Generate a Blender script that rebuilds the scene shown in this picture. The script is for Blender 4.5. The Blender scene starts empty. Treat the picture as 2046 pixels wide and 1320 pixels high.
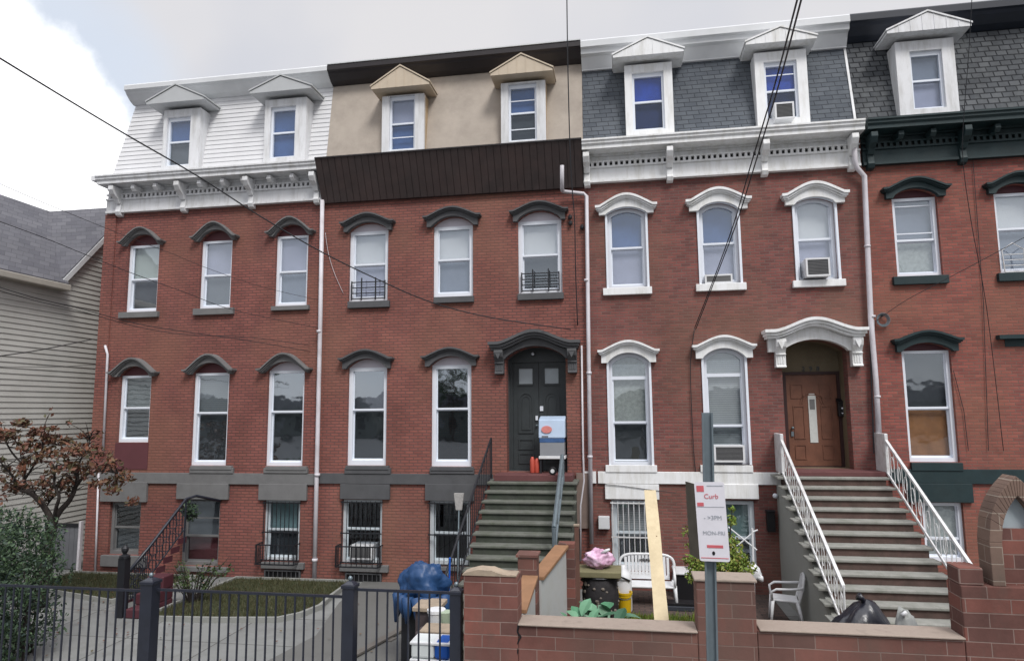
import bpy, bmesh, math, random
from mathutils import Vector, Matrix, geometry, noise
R = math.radians
PI = math.pi
random.seed(7)
SC = bpy.context.scene
COL = SC.collection

# ------------------------------------------------------------------ camera
CAMY, CAMZ, FPX = -14.0, 3.6, 1330.0
_y, _p, _r = R(9.33), R(6.79), R(-0.515)
_f = Vector((-math.sin(_y) * math.cos(_p), math.cos(_y) * math.cos(_p), math.sin(_p)))
_rt = _f.cross(Vector((0, 0, 1))).normalized()
_up = _rt.cross(_f)
_rr = _rt * math.cos(_r) + _up * math.sin(_r)
_uu = _up * math.cos(_r) - _rt * math.sin(_r)
cam_d = bpy.data.cameras.new('camera')
cam = bpy.data.objects.new('camera', cam_d)
COL.objects.link(cam)
m = Matrix((_rr, _uu, -_f)).transposed().to_4x4()
m.translation = Vector((0, CAMY, CAMZ))
cam.matrix_world = m
cam_d.sensor_width = 36.0
cam_d.lens = 36.0 * FPX / 2046.0
cam_d.clip_start = 0.05
cam_d.clip_end = 2000
SC.camera = cam
SC.render.resolution_x, SC.render.resolution_y = 1024, 660


def ray(px, py):
    return _f * FPX + _rr * (px - 1023) - _uu * (py - 660)


def at(px, py, Y=0.0):          # point of the photo carried to the vertical plane y = Y: returns x, z
    d = ray(px, py)
    k = (Y - CAMY) / d.y
    return d.x * k, CAMZ + d.z * k


def atx(px, py, X):             # to the plane x = X: returns y, z
    d = ray(px, py)
    k = X / d.x
    return CAMY + d.y * k, CAMZ + d.z * k


def atg(px, py, Z=0.0):         # to the level z = Z: returns x, y
    d = ray(px, py)
    k = (Z - CAMZ) / d.z
    return d.x * k, CAMY + d.y * k


def P3(px, py, Y):
    x, z = at(px, py, Y)
    return Vector((x, Y, z))


# ------------------------------------------------------------------ world, sun, exposure
SUN_EL, SUN_AZ = 50.0, 148.0      # degrees; azimuth from +Y clockwise seen from above
w = bpy.data.worlds.new("World")
SC.world = w
w.use_nodes = True
nt = w.node_tree
nt.nodes.clear()


def N(tree, t, **kw):
    n = tree.nodes.new(t)
    for k, v in kw.items():
        if hasattr(n, k) and not k[0].isupper():
            setattr(n, k, v)
        else:
            n.inputs[k.replace('_', ' ')].default_value = v
    return n


out = N(nt, 'ShaderNodeOutputWorld')
bg = N(nt, 'ShaderNodeBackground')
nt.links.new(bg.outputs[0], out.inputs[0])
sky = N(nt, 'ShaderNodeTexSky')
sky.sky_type = 'NISHITA'
sky.sun_disc = False
sky.sun_elevation = R(SUN_EL)
sky.sun_rotation = R(SUN_AZ)
tc = N(nt, 'ShaderNodeTexCoord')


def wmath(op, a, b=None, c=None):
    n = nt.nodes.new('ShaderNodeMath')
    n.operation = op
    for i, v in enumerate((a, b, c)):
        if v is None:
            continue
        if hasattr(v, 'is_linked'):
            nt.links.new(v, n.inputs[i])
        else:
            n.inputs[i].default_value = v
    return n.outputs[0]


def wmap(val, a, b, c, d, smooth=True):
    n = nt.nodes.new('ShaderNodeMapRange')
    n.interpolation_type = 'SMOOTHSTEP' if smooth else 'LINEAR'
    nt.links.new(val, n.inputs[0])
    for i, v in enumerate((a, b, c, d)):
        n.inputs[i + 1].default_value = v
    return n.outputs[0]


def wmix(fac, a, b):
    n = nt.nodes.new('ShaderNodeMix')
    n.data_type = 'RGBA'
    if hasattr(fac, 'is_linked'):
        nt.links.new(fac, n.inputs[0])
    else:
        n.inputs[0].default_value = fac
    for i, v in ((6, a), (7, b)):
        if hasattr(v, 'is_linked'):
            nt.links.new(v, n.inputs[i])
        else:
            n.inputs[i].default_value = (*v, 1)
    return n.outputs[2]


skys = N(nt, 'ShaderNodeVectorMath', operation='SCALE')
nt.links.new(sky.outputs[0], skys.inputs[0])
skys.inputs['Scale'].default_value = 0.10
sep = N(nt, 'ShaderNodeSeparateXYZ')
nt.links.new(tc.outputs['Generated'], sep.inputs[0])
nz = N(nt, 'ShaderNodeTexNoise', Scale=5.0, Detail=7.0, Roughness=0.6)
nt.links.new(tc.outputs['Generated'], nz.inputs['Vector'])
nz2 = N(nt, 'ShaderNodeTexNoise', Scale=2.2, Detail=4.0, Roughness=0.5)
nt.links.new(tc.outputs['Generated'], nz2.inputs['Vector'])
# grey-lilac overcast sheet, brighter towards the zenith as under real cloud
sheet = wmix(wmap(nz2.outputs[0], .35, .65, 0, 1), (.575, .585, .63), (.685, .67, .675))
# bright cloud bank to the left of the row, with a ragged rim and a bluish gap beside it
cd = ray(-250, 330).normalized()
CD0 = cd.dot(ray(185, 170).normalized())
dotn = N(nt, 'ShaderNodeVectorMath', operation='DOT_PRODUCT')
nt.links.new(tc.outputs['Generated'], dotn.inputs[0])
dotn.inputs[1].default_value = cd
dd = wmath('ADD', dotn.outputs['Value'], wmath('MULTIPLY', wmath('SUBTRACT', nz.outputs[0], .5), .035))
gap = wmap(dd, CD0 - .035, CD0 - .004, 0, .6)
sheet = wmix(gap, sheet, (.60, .69, .82))
thin = wmix(.10, sheet, skys.outputs[0])
bank = wmap(dd, CD0 - .004, CD0 + .005, 0, 1)
full = wmix(bank, thin, (1.3, 1.3, 1.32))
bright = wmap(sep.outputs['Z'], .58, .95, 1.0, 2.9)
mulv = N(nt, 'ShaderNodeVectorMath', operation='SCALE')
nt.links.new(full, mulv.inputs[0])
nt.links.new(bright, mulv.inputs['Scale'])
nt.links.new(mulv.outputs[0], bg.inputs[0])
bg.inputs[1].default_value = 1.0

sd = bpy.data.lights.new('sun', 'SUN')
sd.energy = 2.1
sd.angle = R(18)
sd.color = (1.0, .97, .93)
sun = bpy.data.objects.new('sun', sd)
COL.objects.link(sun)
_a = R(SUN_AZ)
sdir = Vector((math.sin(_a) * math.cos(R(SUN_EL)), math.cos(_a) * math.cos(R(SUN_EL)), math.sin(R(SUN_EL))))
sun.rotation_euler = sdir.to_track_quat('Z', 'Y').to_euler()
sun.location = sdir * 40

SC.view_settings.view_transform = 'Standard'
SC.view_settings.look = 'None'
SC.view_settings.exposure = 0.30
SC.view_settings.gamma = 1.0


# ------------------------------------------------------------------ materials
MATS = {}


def mat(name, col, rough=.7, var=.12, vs=3.0, bump=0.0, bs=40.0, metal=0.0, spec=.4, dirt=None, dirt_amt=.5, dirt_scale=1.2, streak=False):
    if name in MATS:
        return MATS[name]
    M = bpy.data.materials.new(name)
    M.use_nodes = True
    t = M.node_tree
    b = t.nodes['Principled BSDF']
    b.inputs['Roughness'].default_value = rough
    b.inputs['Metallic'].default_value = metal
    b.inputs['Specular IOR Level'].default_value = spec
    g = t.nodes.new('ShaderNodeNewGeometry')
    n1 = N(t, 'ShaderNodeTexNoise', Scale=vs, Detail=6.0, Roughness=.65)
    t.links.new(g.outputs['Position'], n1.inputs['Vector'])
    mr = t.nodes.new('ShaderNodeMapRange')
    t.links.new(n1.outputs[0], mr.inputs[0])
    mr.inputs[1].default_value = .3
    mr.inputs[2].default_value = .7
    mr.inputs[3].default_value = 1 - var
    mr.inputs[4].default_value = 1 + var
    sc = t.nodes.new('ShaderNodeVectorMath')
    sc.operation = 'SCALE'
    sc.inputs[0].default_value = col
    t.links.new(mr.outputs[0], sc.inputs['Scale'])
    cur = sc.outputs[0]
    if dirt:
        n2 = N(t, 'ShaderNodeTexNoise', Scale=dirt_scale, Detail=8.0, Roughness=.7)
        if streak:
            mp = t.nodes.new('ShaderNodeMapping')
            mp.inputs['Scale'].default_value = (3, 3, .5)
            t.links.new(g.outputs['Position'], mp.inputs['Vector'])
            t.links.new(mp.outputs[0], n2.inputs['Vector'])
        else:
            t.links.new(g.outputs['Position'], n2.inputs['Vector'])
        m2 = t.nodes.new('ShaderNodeMapRange')
        t.links.new(n2.outputs[0], m2.inputs[0])
        m2.inputs[1].default_value = .45
        m2.inputs[2].default_value = .75
        m2.inputs[3].default_value = 0
        m2.inputs[4].default_value = dirt_amt
        mx = t.nodes.new('ShaderNodeMix')
        mx.data_type = 'RGBA'
        t.links.new(m2.outputs[0], mx.inputs[0])
        t.links.new(cur, mx.inputs[6])
        mx.inputs[7].default_value = (*dirt, 1)
        cur = mx.outputs[2]
    t.links.new(cur, b.inputs['Base Color'])
    if bump:
        n3 = N(t, 'ShaderNodeTexNoise', Scale=bs, Detail=5.0, Roughness=.6)
        t.links.new(g.outputs['Position'], n3.inputs['Vector'])
        bp = t.nodes.new('ShaderNodeBump')
        bp.inputs['Strength'].default_value = bump
        bp.inputs['Distance'].default_value = .01
        t.links.new(n3.outputs[0], bp.inputs['Height'])
        t.links.new(bp.outputs[0], b.inputs['Normal'])
    MATS[name] = M
    return M


def brickmat(name, c1, c2, mortar, bw=.215, rh=.075, ms=.011, rough=.85, bump=.5, blotch=.25, stain=(.05, .03, .03), stain_amt=.35, offset=.5, squash=1.0, tint=None, horiz=False):
    M = bpy.data.materials.new(name)
    M.use_nodes = True
    t = M.node_tree
    b = t.nodes['Principled BSDF']
    b.inputs['Roughness'].default_value = rough
    b.inputs['Specular IOR Level'].default_value = .25
    g = t.nodes.new('ShaderNodeNewGeometry')
    s = t.nodes.new('ShaderNodeSeparateXYZ')
    t.links.new(g.outputs['Position'], s.inputs[0])
    ad = t.nodes.new('ShaderNodeMath')
    ad.operation = 'ADD'
    t.links.new(s.outputs[0], ad.inputs[0])
    t.links.new(s.outputs[1], ad.inputs[1])
    cb = t.nodes.new('ShaderNodeCombineXYZ')
    t.links.new(s.outputs[0] if horiz else ad.outputs[0], cb.inputs[0])
    t.links.new(s.outputs[1] if horiz else s.outputs[2], cb.inputs[1])
    # slightly uneven courses
    nw = N(t, 'ShaderNodeTexNoise', Scale=1.3, Detail=3.0)
    t.links.new(g.outputs['Position'], nw.inputs['Vector'])
    wv = t.nodes.new('ShaderNodeVectorMath')
    wv.operation = 'MULTIPLY_ADD'
    t.links.new(nw.outputs['Color'], wv.inputs[0])
    wv.inputs[1].default_value = (.02, .02, 0)
    t.links.new(cb.outputs[0], wv.inputs[2])
    br = t.nodes.new('ShaderNodeTexBrick')
    br.offset = offset
    br.squash = squash
    t.links.new(wv.outputs[0], br.inputs['Vector'])
    br.inputs['Color1'].default_value = (*c1, 1)
    br.inputs['Color2'].default_value = (*c2, 1)
    br.inputs['Mortar'].default_value = (*mortar, 1)
    br.inputs['Scale'].default_value = 1.0
    br.inputs['Mortar Size'].default_value = ms
    br.inputs['Mortar Smooth'].default_value = .3
    br.inputs['Bias'].default_value = 0
    br.inputs['Brick Width'].default_value = bw
    br.inputs['Row Height'].default_value = rh
    n1 = N(t, 'ShaderNodeTexNoise', Scale=.9, Detail=8.0, Roughness=.7)
    t.links.new(g.outputs['Position'], n1.inputs['Vector'])
    mr = t.nodes.new('ShaderNodeMapRange')
    t.links.new(n1.outputs[0], mr.inputs[0])
    mr.inputs[1].default_value = .3
    mr.inputs[2].default_value = .7
    mr.inputs[3].default_value = 1 - blotch
    mr.inputs[4].default_value = 1 + blotch
    sc = t.nodes.new('ShaderNodeVectorMath')
    sc.operation = 'SCALE'
    t.links.new(br.outputs[0], sc.inputs[0])
    t.links.new(mr.outputs[0], sc.inputs['Scale'])
    n2 = N(t, 'ShaderNodeTexNoise', Scale=1.0, Detail=9.0, Roughness=.75)
    mp = t.nodes.new('ShaderNodeMapping')
    mp.inputs['Scale'].default_value = (1.6, 1.6, .55)
    mp.inputs['Location'].default_value = (3.1, 7.7, 1.2)
    t.links.new(g.outputs['Position'], mp.inputs['Vector'])
    t.links.new(mp.outputs[0], n2.inputs['Vector'])
    m2 = t.nodes.new('ShaderNodeMapRange')
    t.links.new(n2.outputs[0], m2.inputs[0])
    m2.inputs[1].default_value = .5
    m2.inputs[2].default_value = .78
    m2.inputs[4].default_value = stain_amt
    mx = t.nodes.new('ShaderNodeMix')
    mx.data_type = 'RGBA'
    t.links.new(m2.outputs[0], mx.inputs[0])
    t.links.new(sc.outputs[0], mx.inputs[6])
    mx.inputs[7].default_value = (*stain, 1)
    cur = mx.outputs[2]
    if tint:
        n4 = N(t, 'ShaderNodeTexNoise', Scale=.5, Detail=4.0)
        t.links.new(g.outputs['Position'], n4.inputs['Vector'])
        m4 = t.nodes.new('ShaderNodeMapRange')
        t.links.new(n4.outputs[0], m4.inputs[0])
        m4.inputs[1].default_value = .45
        m4.inputs[2].default_value = .65
        m4.inputs[4].default_value = .5
        mx4 = t.nodes.new('ShaderNodeMix')
        mx4.data_type = 'RGBA'
        t.links.new(m4.outputs[0], mx4.inputs[0])
        t.links.new(cur, mx4.inputs[6])
        mx4.inputs[7].default_value = (*tint, 1)
        cur = mx4.outputs[2]
    t.links.new(cur, b.inputs['Base Color'])
    bp = t.nodes.new('ShaderNodeBump')
    bp.inputs['Strength'].default_value = bump
    bp.inputs['Distance'].default_value = .012
    bp.invert = True
    t.links.new(br.outputs['Fac'], bp.inputs['Height'])
    n3 = N(t, 'ShaderNodeTexNoise', Scale=30.0, Detail=4.0)
    t.links.new(g.outputs['Position'], n3.inputs['Vector'])
    bp2 = t.nodes.new('ShaderNodeBump')
    bp2.inputs['Strength'].default_value = .3
    bp2.inputs['Distance'].default_value = .006
    t.links.new(n3.outputs[0], bp2.inputs['Height'])
    t.links.new(bp.outputs[0], bp2.inputs['Normal'])
    t.links.new(bp2.outputs[0], b.inputs['Normal'])
    MATS[name] = M
    return M


def glassmat(name='window glass', refl=.22, tint=(.80, .86, .88)):
    M = bpy.data.materials.new(name)
    M.use_nodes = True
    t = M.node_tree
    t.nodes.remove(t.nodes['Principled BSDF'])
    o = [n for n in t.nodes if n.type == 'OUTPUT_MATERIAL'][0]
    tr = t.nodes.new('ShaderNodeBsdfTransparent')
    tr.inputs[0].default_value = (*tint, 1)
    gl = t.nodes.new('ShaderNodeBsdfGlossy')
    gl.inputs['Roughness'].default_value = .03
    gl.inputs['Color'].default_value = (.84, .92, 1, 1)
    lw = t.nodes.new('ShaderNodeLayerWeight')
    lw.inputs[0].default_value = .25
    fm = t.nodes.new('ShaderNodeMapRange')
    t.links.new(lw.outputs['Facing'], fm.inputs[0])
    fm.inputs[3].default_value = refl
    fm.inputs[4].default_value = .8
    gb = t.nodes.new('ShaderNodeNewGeometry')
    inv = t.nodes.new('ShaderNodeMath')
    inv.operation = 'SUBTRACT'
    inv.inputs[0].default_value = 1
    t.links.new(gb.outputs['Backfacing'], inv.inputs[1])
    mr = t.nodes.new('ShaderNodeMath')
    mr.operation = 'MULTIPLY'
    t.links.new(fm.outputs[0], mr.inputs[0])
    t.links.new(inv.outputs[0], mr.inputs[1])
    g = t.nodes.new('ShaderNodeNewGeometry')
    n3 = N(t, 'ShaderNodeTexNoise', Scale=2.2, Detail=2.0)
    t.links.new(g.outputs['Position'], n3.inputs['Vector'])
    bp = t.nodes.new('ShaderNodeBump')
    bp.inputs['Strength'].default_value = .15
    bp.inputs['Distance'].default_value = .02
    t.links.new(n3.outputs[0], bp.inputs['Height'])
    t.links.new(bp.outputs[0], gl.inputs['Normal'])
    mx = t.nodes.new('ShaderNodeMixShader')
    t.links.new(mr.outputs[0], mx.inputs[0])
    t.links.new(tr.outputs[0], mx.inputs[1])
    t.links.new(gl.outputs[0], mx.inputs[2])
    t.links.new(mx.outputs[0], o.inputs[0])
    MATS[name] = M
    return M


def slatmat(name, col, pitch=.045, dark=.72):
    M = mat(name, col, rough=.6, var=.08, vs=2)
    t = M.node_tree
    b = t.nodes['Principled BSDF']
    src = b.inputs['Base Color'].links[0].from_socket
    g = t.nodes.new('ShaderNodeNewGeometry')
    s = t.nodes.new('ShaderNodeSeparateXYZ')
    t.links.new(g.outputs['Position'], s.inputs[0])
    a = t.nodes.new('ShaderNodeMath')
    a.operation = 'MULTIPLY'
    t.links.new(s.outputs[2], a.inputs[0])
    a.inputs[1].default_value = 2 * PI / pitch
    c = t.nodes.new('ShaderNodeMath')
    c.operation = 'SINE'
    t.links.new(a.outputs[0], c.inputs[0])
    mr = t.nodes.new('ShaderNodeMapRange')
    t.links.new(c.outputs[0], mr.inputs[0])
    mr.inputs[1].default_value = -1
    mr.inputs[2].default_value = 1
    mr.inputs[3].default_value = dark
    mr.inputs[4].default_value = 1
    sc = t.nodes.new('ShaderNodeVectorMath')
    sc.operation = 'SCALE'
    t.links.new(src, sc.inputs[0])
    t.links.new(mr.outputs[0], sc.inputs['Scale'])
    t.links.new(sc.outputs[0], b.inputs['Base Color'])
    return M


def leafmat(name, cols, rough=.55):
    M = bpy.data.materials.new(name)
    M.use_nodes = True
    t = M.node_tree
    b = t.nodes['Principled BSDF']
    b.inputs['Roughness'].default_value = rough
    b.inputs['Specular IOR Level'].default_value = .3
    g = t.nodes.new('ShaderNodeNewGeometry')
    cr = t.nodes.new('ShaderNodeValToRGB')
    t.links.new(g.outputs['Random Per Island'], cr.inputs[0])
    e = cr.color_ramp.elements
    e[0].color = (*cols[0], 1)
    e[1].color = (*cols[-1], 1)
    for i, c in enumerate(cols[1:-1]):
        x = e.new((i + 1) / (len(cols) - 1))
        x.color = (*c, 1)
    t.links.new(cr.outputs[0], b.inputs['Base Color'])
    MATS[name] = M
    return M


BR1 = brickmat('painted red brick', (.255, .093, .077), (.200, .074, .064), (.125, .064, .058), blotch=.24, stain_amt=.5, stain=(.11, .055, .055), bump=.8, rh=.064, bw=.19, tint=(.235, .115, .082))
BR2 = brickmat('weathered red brick', (.262, .097, .078), (.205, .076, .064), (.135, .072, .064), blotch=.24, stain_amt=.5, stain=(.13, .065, .06), bump=.8, rh=.064, bw=.19, tint=(.24, .125, .088))
BR3 = brickmat('old brown red brick', (.235, .082, .071), (.140, .057, .052), (.150, .104, .092), blotch=.26, stain=(.085, .05, .05), stain_amt=.45, ms=.008, rh=.06, bw=.185, tint=(.175, .098, .070))
BR4 = brickmat('orange red brick', (.290, .090, .072), (.185, .060, .052), (.150, .094, .080), blotch=.22, stain=(.10, .05, .05), stain_amt=.4, ms=.008, rh=.06, bw=.185, tint=(.24, .115, .078))
BLK = brickmat('split face wall block', (.200, .078, .062), (.105, .054, .047), (.23, .165, .145), bw=.40, rh=.135, ms=.0055, blotch=.35, stain=(.085, .075, .062), stain_amt=.7, tint=(.13, .085, .07))
PAVE = brickmat('yard paver', (.11, .075, .065), (.08, .06, .055), (.05, .045, .04), bw=.2, rh=.1, horiz=True)
GLASSM = None
SLATE = brickmat('grey slate shingle', (.118, .132, .150), (.088, .100, .118), (.036, .041, .05), bw=.26, rh=.105, ms=.007, blotch=.18, stain=(.17, .185, .20), stain_amt=.5, bump=.8)
SLATE4 = brickmat('dark scalloped slate', (.115, .122, .130), (.068, .074, .082), (.024, .026, .03), bw=.2, rh=.12, ms=.013, blotch=.4, stain=(.16, .17, .17), stain_amt=.65, bump=1.0)
SHNG = brickmat('asphalt shingle', (.125, .125, .14), (.09, .09, .105), (.07, .07, .08), bw=.3, rh=.14, ms=.006, blotch=.12, stain=(.15, .15, .16))
WHITE = mat('white paint', (.70, .71, .73), .5, .05, 2.5, .1, 60, dirt=(.33, .32, .29), dirt_amt=.6, dirt_scale=2.6, streak=True)
WHITE3 = mat('clean white paint', (.78, .79, .80), .45, .05, 2.5, .08, 60, dirt=(.38, .36, .28), dirt_amt=.5, dirt_scale=2.4, streak=True)
VINYL = mat('white vinyl', (.73, .77, .84), .4, .03)
VINYLB = mat('bluish white vinyl', (.60, .66, .70), .4, .04)
SIDING = mat('white siding', (.66, .665, .68), .5, .05, 1.5, dirt=(.48, .48, .49), dirt_amt=.4)
CROWNW = mat('pale grey metal', (.58, .595, .61), .5, .08, 1.5)
HOODG1 = mat('pale grey dormer panel', (.44, .455, .465), .5, .05)
BEIGE = mat('tan dormer panel', (.52, .44, .34), .6, .08, 3)
TANS = mat('tan side panel', (.46, .34, .21), .6, .1, 3)
STUCCO = mat('beige stucco', (.41, .36, .31), .9, .10, 1.6, .4, 60, dirt=(.22, .19, .165), dirt_amt=.55, dirt_scale=1.1)
GREYST = mat('grey painted stone', (.150, .150, .152), .75, .12, 4, .2, 50, dirt=(.2, .2, .2), dirt_amt=.3)
DARKST = mat('charcoal painted stone', (.080, .082, .088), .75, .12, 4, .2, 50, dirt=(.12, .12, .12), dirt_amt=.3)
DOORGR = mat('charcoal door paint', (.040, .047, .050), .45, .15, 4)
GREEN4 = mat('dark green paint', (.010, .026, .030), .6, .2, 4, .2, 50, dirt=(.03, .045, .045), dirt_amt=.5)
NAVY = mat('blue black metal', (.008, .012, .022), .5, .2, 3)
BROWNP = mat('dark brown cladding', (.046, .034, .033), .6, .25, 3, dirt=(.085, .05, .045), dirt_amt=.5)
BROWNC = mat('brown black metal trim', (.020, .016, .018), .5, .15, 3)
MAROON = mat('maroon tympanum board', (.105, .035, .042), .6, .08)
MAROOND = mat('dark maroon board', (.075, .022, .030), .6, .1)
LILAC = mat('lilac white board', (.55, .52, .58), .5, .04)
IRON = mat('black iron', (.010, .011, .015), .5, .2, 8, metal=.0, spec=.5)
IRONF = mat('blue black painted iron', (.014, .017, .028), .38, .2, 8, spec=.6)
WIRON = mat('white painted iron', (.62, .63, .64), .45, .12, 8, dirt=(.25, .2, .15), dirt_amt=.5, dirt_scale=6)
PIPE = mat('white downpipe', (.60, .58, .62), .45, .08, 2, dirt=(.35, .3, .3), dirt_amt=.5, dirt_scale=3)
STEP = mat('weathered concrete step', (.20, .205, .19), .9, .22, 4, .5, 30, dirt=(.055, .065, .045), dirt_amt=.75, dirt_scale=3)
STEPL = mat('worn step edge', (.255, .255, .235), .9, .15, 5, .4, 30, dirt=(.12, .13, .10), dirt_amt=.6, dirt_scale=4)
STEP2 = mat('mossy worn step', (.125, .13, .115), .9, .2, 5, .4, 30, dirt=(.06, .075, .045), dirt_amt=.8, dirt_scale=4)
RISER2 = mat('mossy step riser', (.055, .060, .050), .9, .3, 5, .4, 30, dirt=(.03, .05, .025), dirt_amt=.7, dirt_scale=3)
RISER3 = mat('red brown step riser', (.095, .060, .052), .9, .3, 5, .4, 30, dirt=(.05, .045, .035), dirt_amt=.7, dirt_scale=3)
STEPW = mat('pale stair side', (.30, .31, .29), .85, .1, 2, .2, 30, dirt=(.18, .18, .16), dirt_amt=.5, dirt_scale=2)
REDST = mat('red brown threshold stone', (.115, .045, .045), .8, .15, 3, .2)
CONC = brickmat('concrete path', (.215, .22, .215), (.185, .19, .187), (.075, .075, .07), bw=1.6, rh=1.3, ms=.012, offset=0, blotch=.16, stain=(.10, .10, .09), stain_amt=.6, bump=.4, horiz=True)
CONCD = mat('old concrete slab', (.125, .125, .12), .9, .2, 1.0, .3, 25, dirt=(.06, .06, .055), dirt_amt=.6, dirt_scale=1)
ASPH = mat('asphalt', (.05, .05, .052), .9, .2, 2, .4, 60)
KERB = mat('pale kerb edge', (.24, .245, .23), .9, .12, 3, .3)
LAWN = mat('lawn soil', (.035, .042, .018), 1, .3, 3, .5, 30)
GLASS = glassmat(refl=.20, tint=(.96, .97, .975))
GLASSM = glassmat('mirror bright window glass', refl=.42, tint=(.9, .92, .93))
GLASSD = glassmat('dark window glass', refl=.045, tint=(.9, .92, .94))
VSID = mat('tan vinyl siding', (.47, .47, .445), .55, .05, 1.5, dirt=(.30, .30, .27), dirt_amt=.4)
PLASW = mat('white plastic', (.66, .67, .69), .4, .04, 5, dirt=(.45, .45, .42), dirt_amt=.4, dirt_scale=6)
WOODB = mat('brown wood door', (.155, .066, .040), .5, .2, 5, .2, 20)
WOODD = mat('brown door frame', (.035, .014, .014), .55, .15)
OLIVE = mat('olive wall plaster', (.155, .125, .080), .8, .15, 2.5)
PINE = mat('raw pine board', (.55, .46, .30), .7, .12, 3, dirt=(.35, .27, .16), dirt_amt=.5, dirt_scale=5)
STONEC = mat('tan cap stone', (.33, .265, .20), .85, .15, 4, .3, dirt=(.14, .12, .10), dirt_amt=.6, dirt_scale=6)
GALV = mat('galvanised steel', (.17, .21, .235), .42, .12, 6, metal=.5)
SIGNW = mat('white sign face', (.68, .67, .72), .4, .04, 8)
SIGNB = mat('sign back metal', (.085, .078, .06), .6, .2, 6)
REDP = mat('red sign print', (.55, .12, .14), .5, .1, 8)
GREYP = mat('faded grey print', (.36, .38, .42), .5, .1, 8)
BLACKP = mat('black', (.008, .008, .010), .5, .1)
BAG = mat('black plastic bag', (.010, .011, .018), .28, .2, 8, .6, 14, spec=.6)
YELL = mat('yellow plastic', (.60, .38, .012), .4, .08, 5)
TARP = mat('blue tarpaulin', (.015, .052, .14), .45, .15, 5, .3, 12)
PINK = mat('pink plastic bag', (.55, .25, .42), .4, .15, 6)
BIND = mat('brown bin plastic', (.055, .042, .045), .6, .1)
BLUEB = mat('bright blue plastic', (.01, .09, .42), .4, .1)
BARK = mat('dark bark', (.035, .028, .025), .95, .3, 8, .6, 30)
ORANGE = mat('orange red plastic', (.42, .07, .045), .5, .1)
GLASSP = mat('light grey pane', (.42, .47, .50), .3, .06)
SH = {
    'W': mat('white roller shade', (.72, .73, .74), .7, .03),
    'P': mat('pale green shade', (.60, .66, .62), .7, .03),
    'L': mat('lavender grey curtain', (.40, .41, .52), .8, .07, 3),
    'M': mat('mid blue grey curtain', (.22, .25, .31), .8, .1, 3),
    'G': mat('grey net curtain', (.115, .125, .135), .8, .15, 3),
    'K': mat('dark grey screen', (.045, .052, .058), .8, .15, 3),
    'B': mat('deep blue sky reflection', (.008, .06, .42), .7, .3, 4),  # blue sky reflection of the dormer panes, painted on a sheet
    'N': mat('navy sky reflection', (.008, .02, .09), .8, .25, 5),  # darker lower half of that painted sky reflection
    'b': mat('dusky blue shade', (.07, .14, .33), .7, .15, 3),
    'O': mat('orange wood shutter', (.36, .17, .07), .6, .2, 4),
    'R': mat('maroon screen', (.12, .035, .04), .7, .15, 3),
    'T': mat('teal grey shade', (.20, .30, .30), .7, .1, 3),
    'V': mat('floral net curtain', (.40, .43, .41), .8, .22, 14),
}
SH['S'] = slatmat('venetian blind', (.50, .53, .54))
SH['s'] = slatmat('grey venetian blind', (.22, .25, .26))
LF_RED = leafmat('autumn leaf', [(.12, .048, .032), (.16, .065, .036), (.085, .042, .035), (.14, .08, .04), (.07, .07, .035), (.10, .032, .028)])
LF_DK = leafmat('dark evergreen leaf', [(.02, .034, .024), (.045, .08, .038), (.028, .045, .04), (.07, .12, .05), (.015, .024, .028)])
LF_YG = leafmat('yellow green leaf', [(.16, .24, .03), (.08, .16, .02), (.24, .27, .06), (.13, .19, .03), (.20, .14, .04)])
LF_BG = leafmat('blue green leaf', [(.06, .19, .10), (.14, .29, .18), (.03, .09, .05), (.22, .36, .25)])
LF_MD = leafmat('mid green leaf', [(.03, .06, .02), (.06, .09, .03), (.02, .04, .02), (.08, .07, .03)])
LF_GR = leafmat('grass blade', [(.045, .05, .022), (.07, .068, .03), (.04, .045, .02), (.095, .08, .045), (.055, .065, .025)])

# ------------------------------------------------------------------ object helpers
ORG = {}


def tag(o, label, cat, group=None, kind=None):
    if label:
        o['label'] = label
    if cat:
        o['category'] = cat
    if group:
        o['group'] = group
    if kind:
        o['kind'] = kind
    return o


def thing(name, label, cat, loc, group=None):
    o = bpy.data.objects.new(name, None)
    o.empty_display_size = .2
    COL.objects.link(o)
    o.location = loc
    ORG[o] = Vector(loc)
    return tag(o, label, cat, group)


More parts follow.
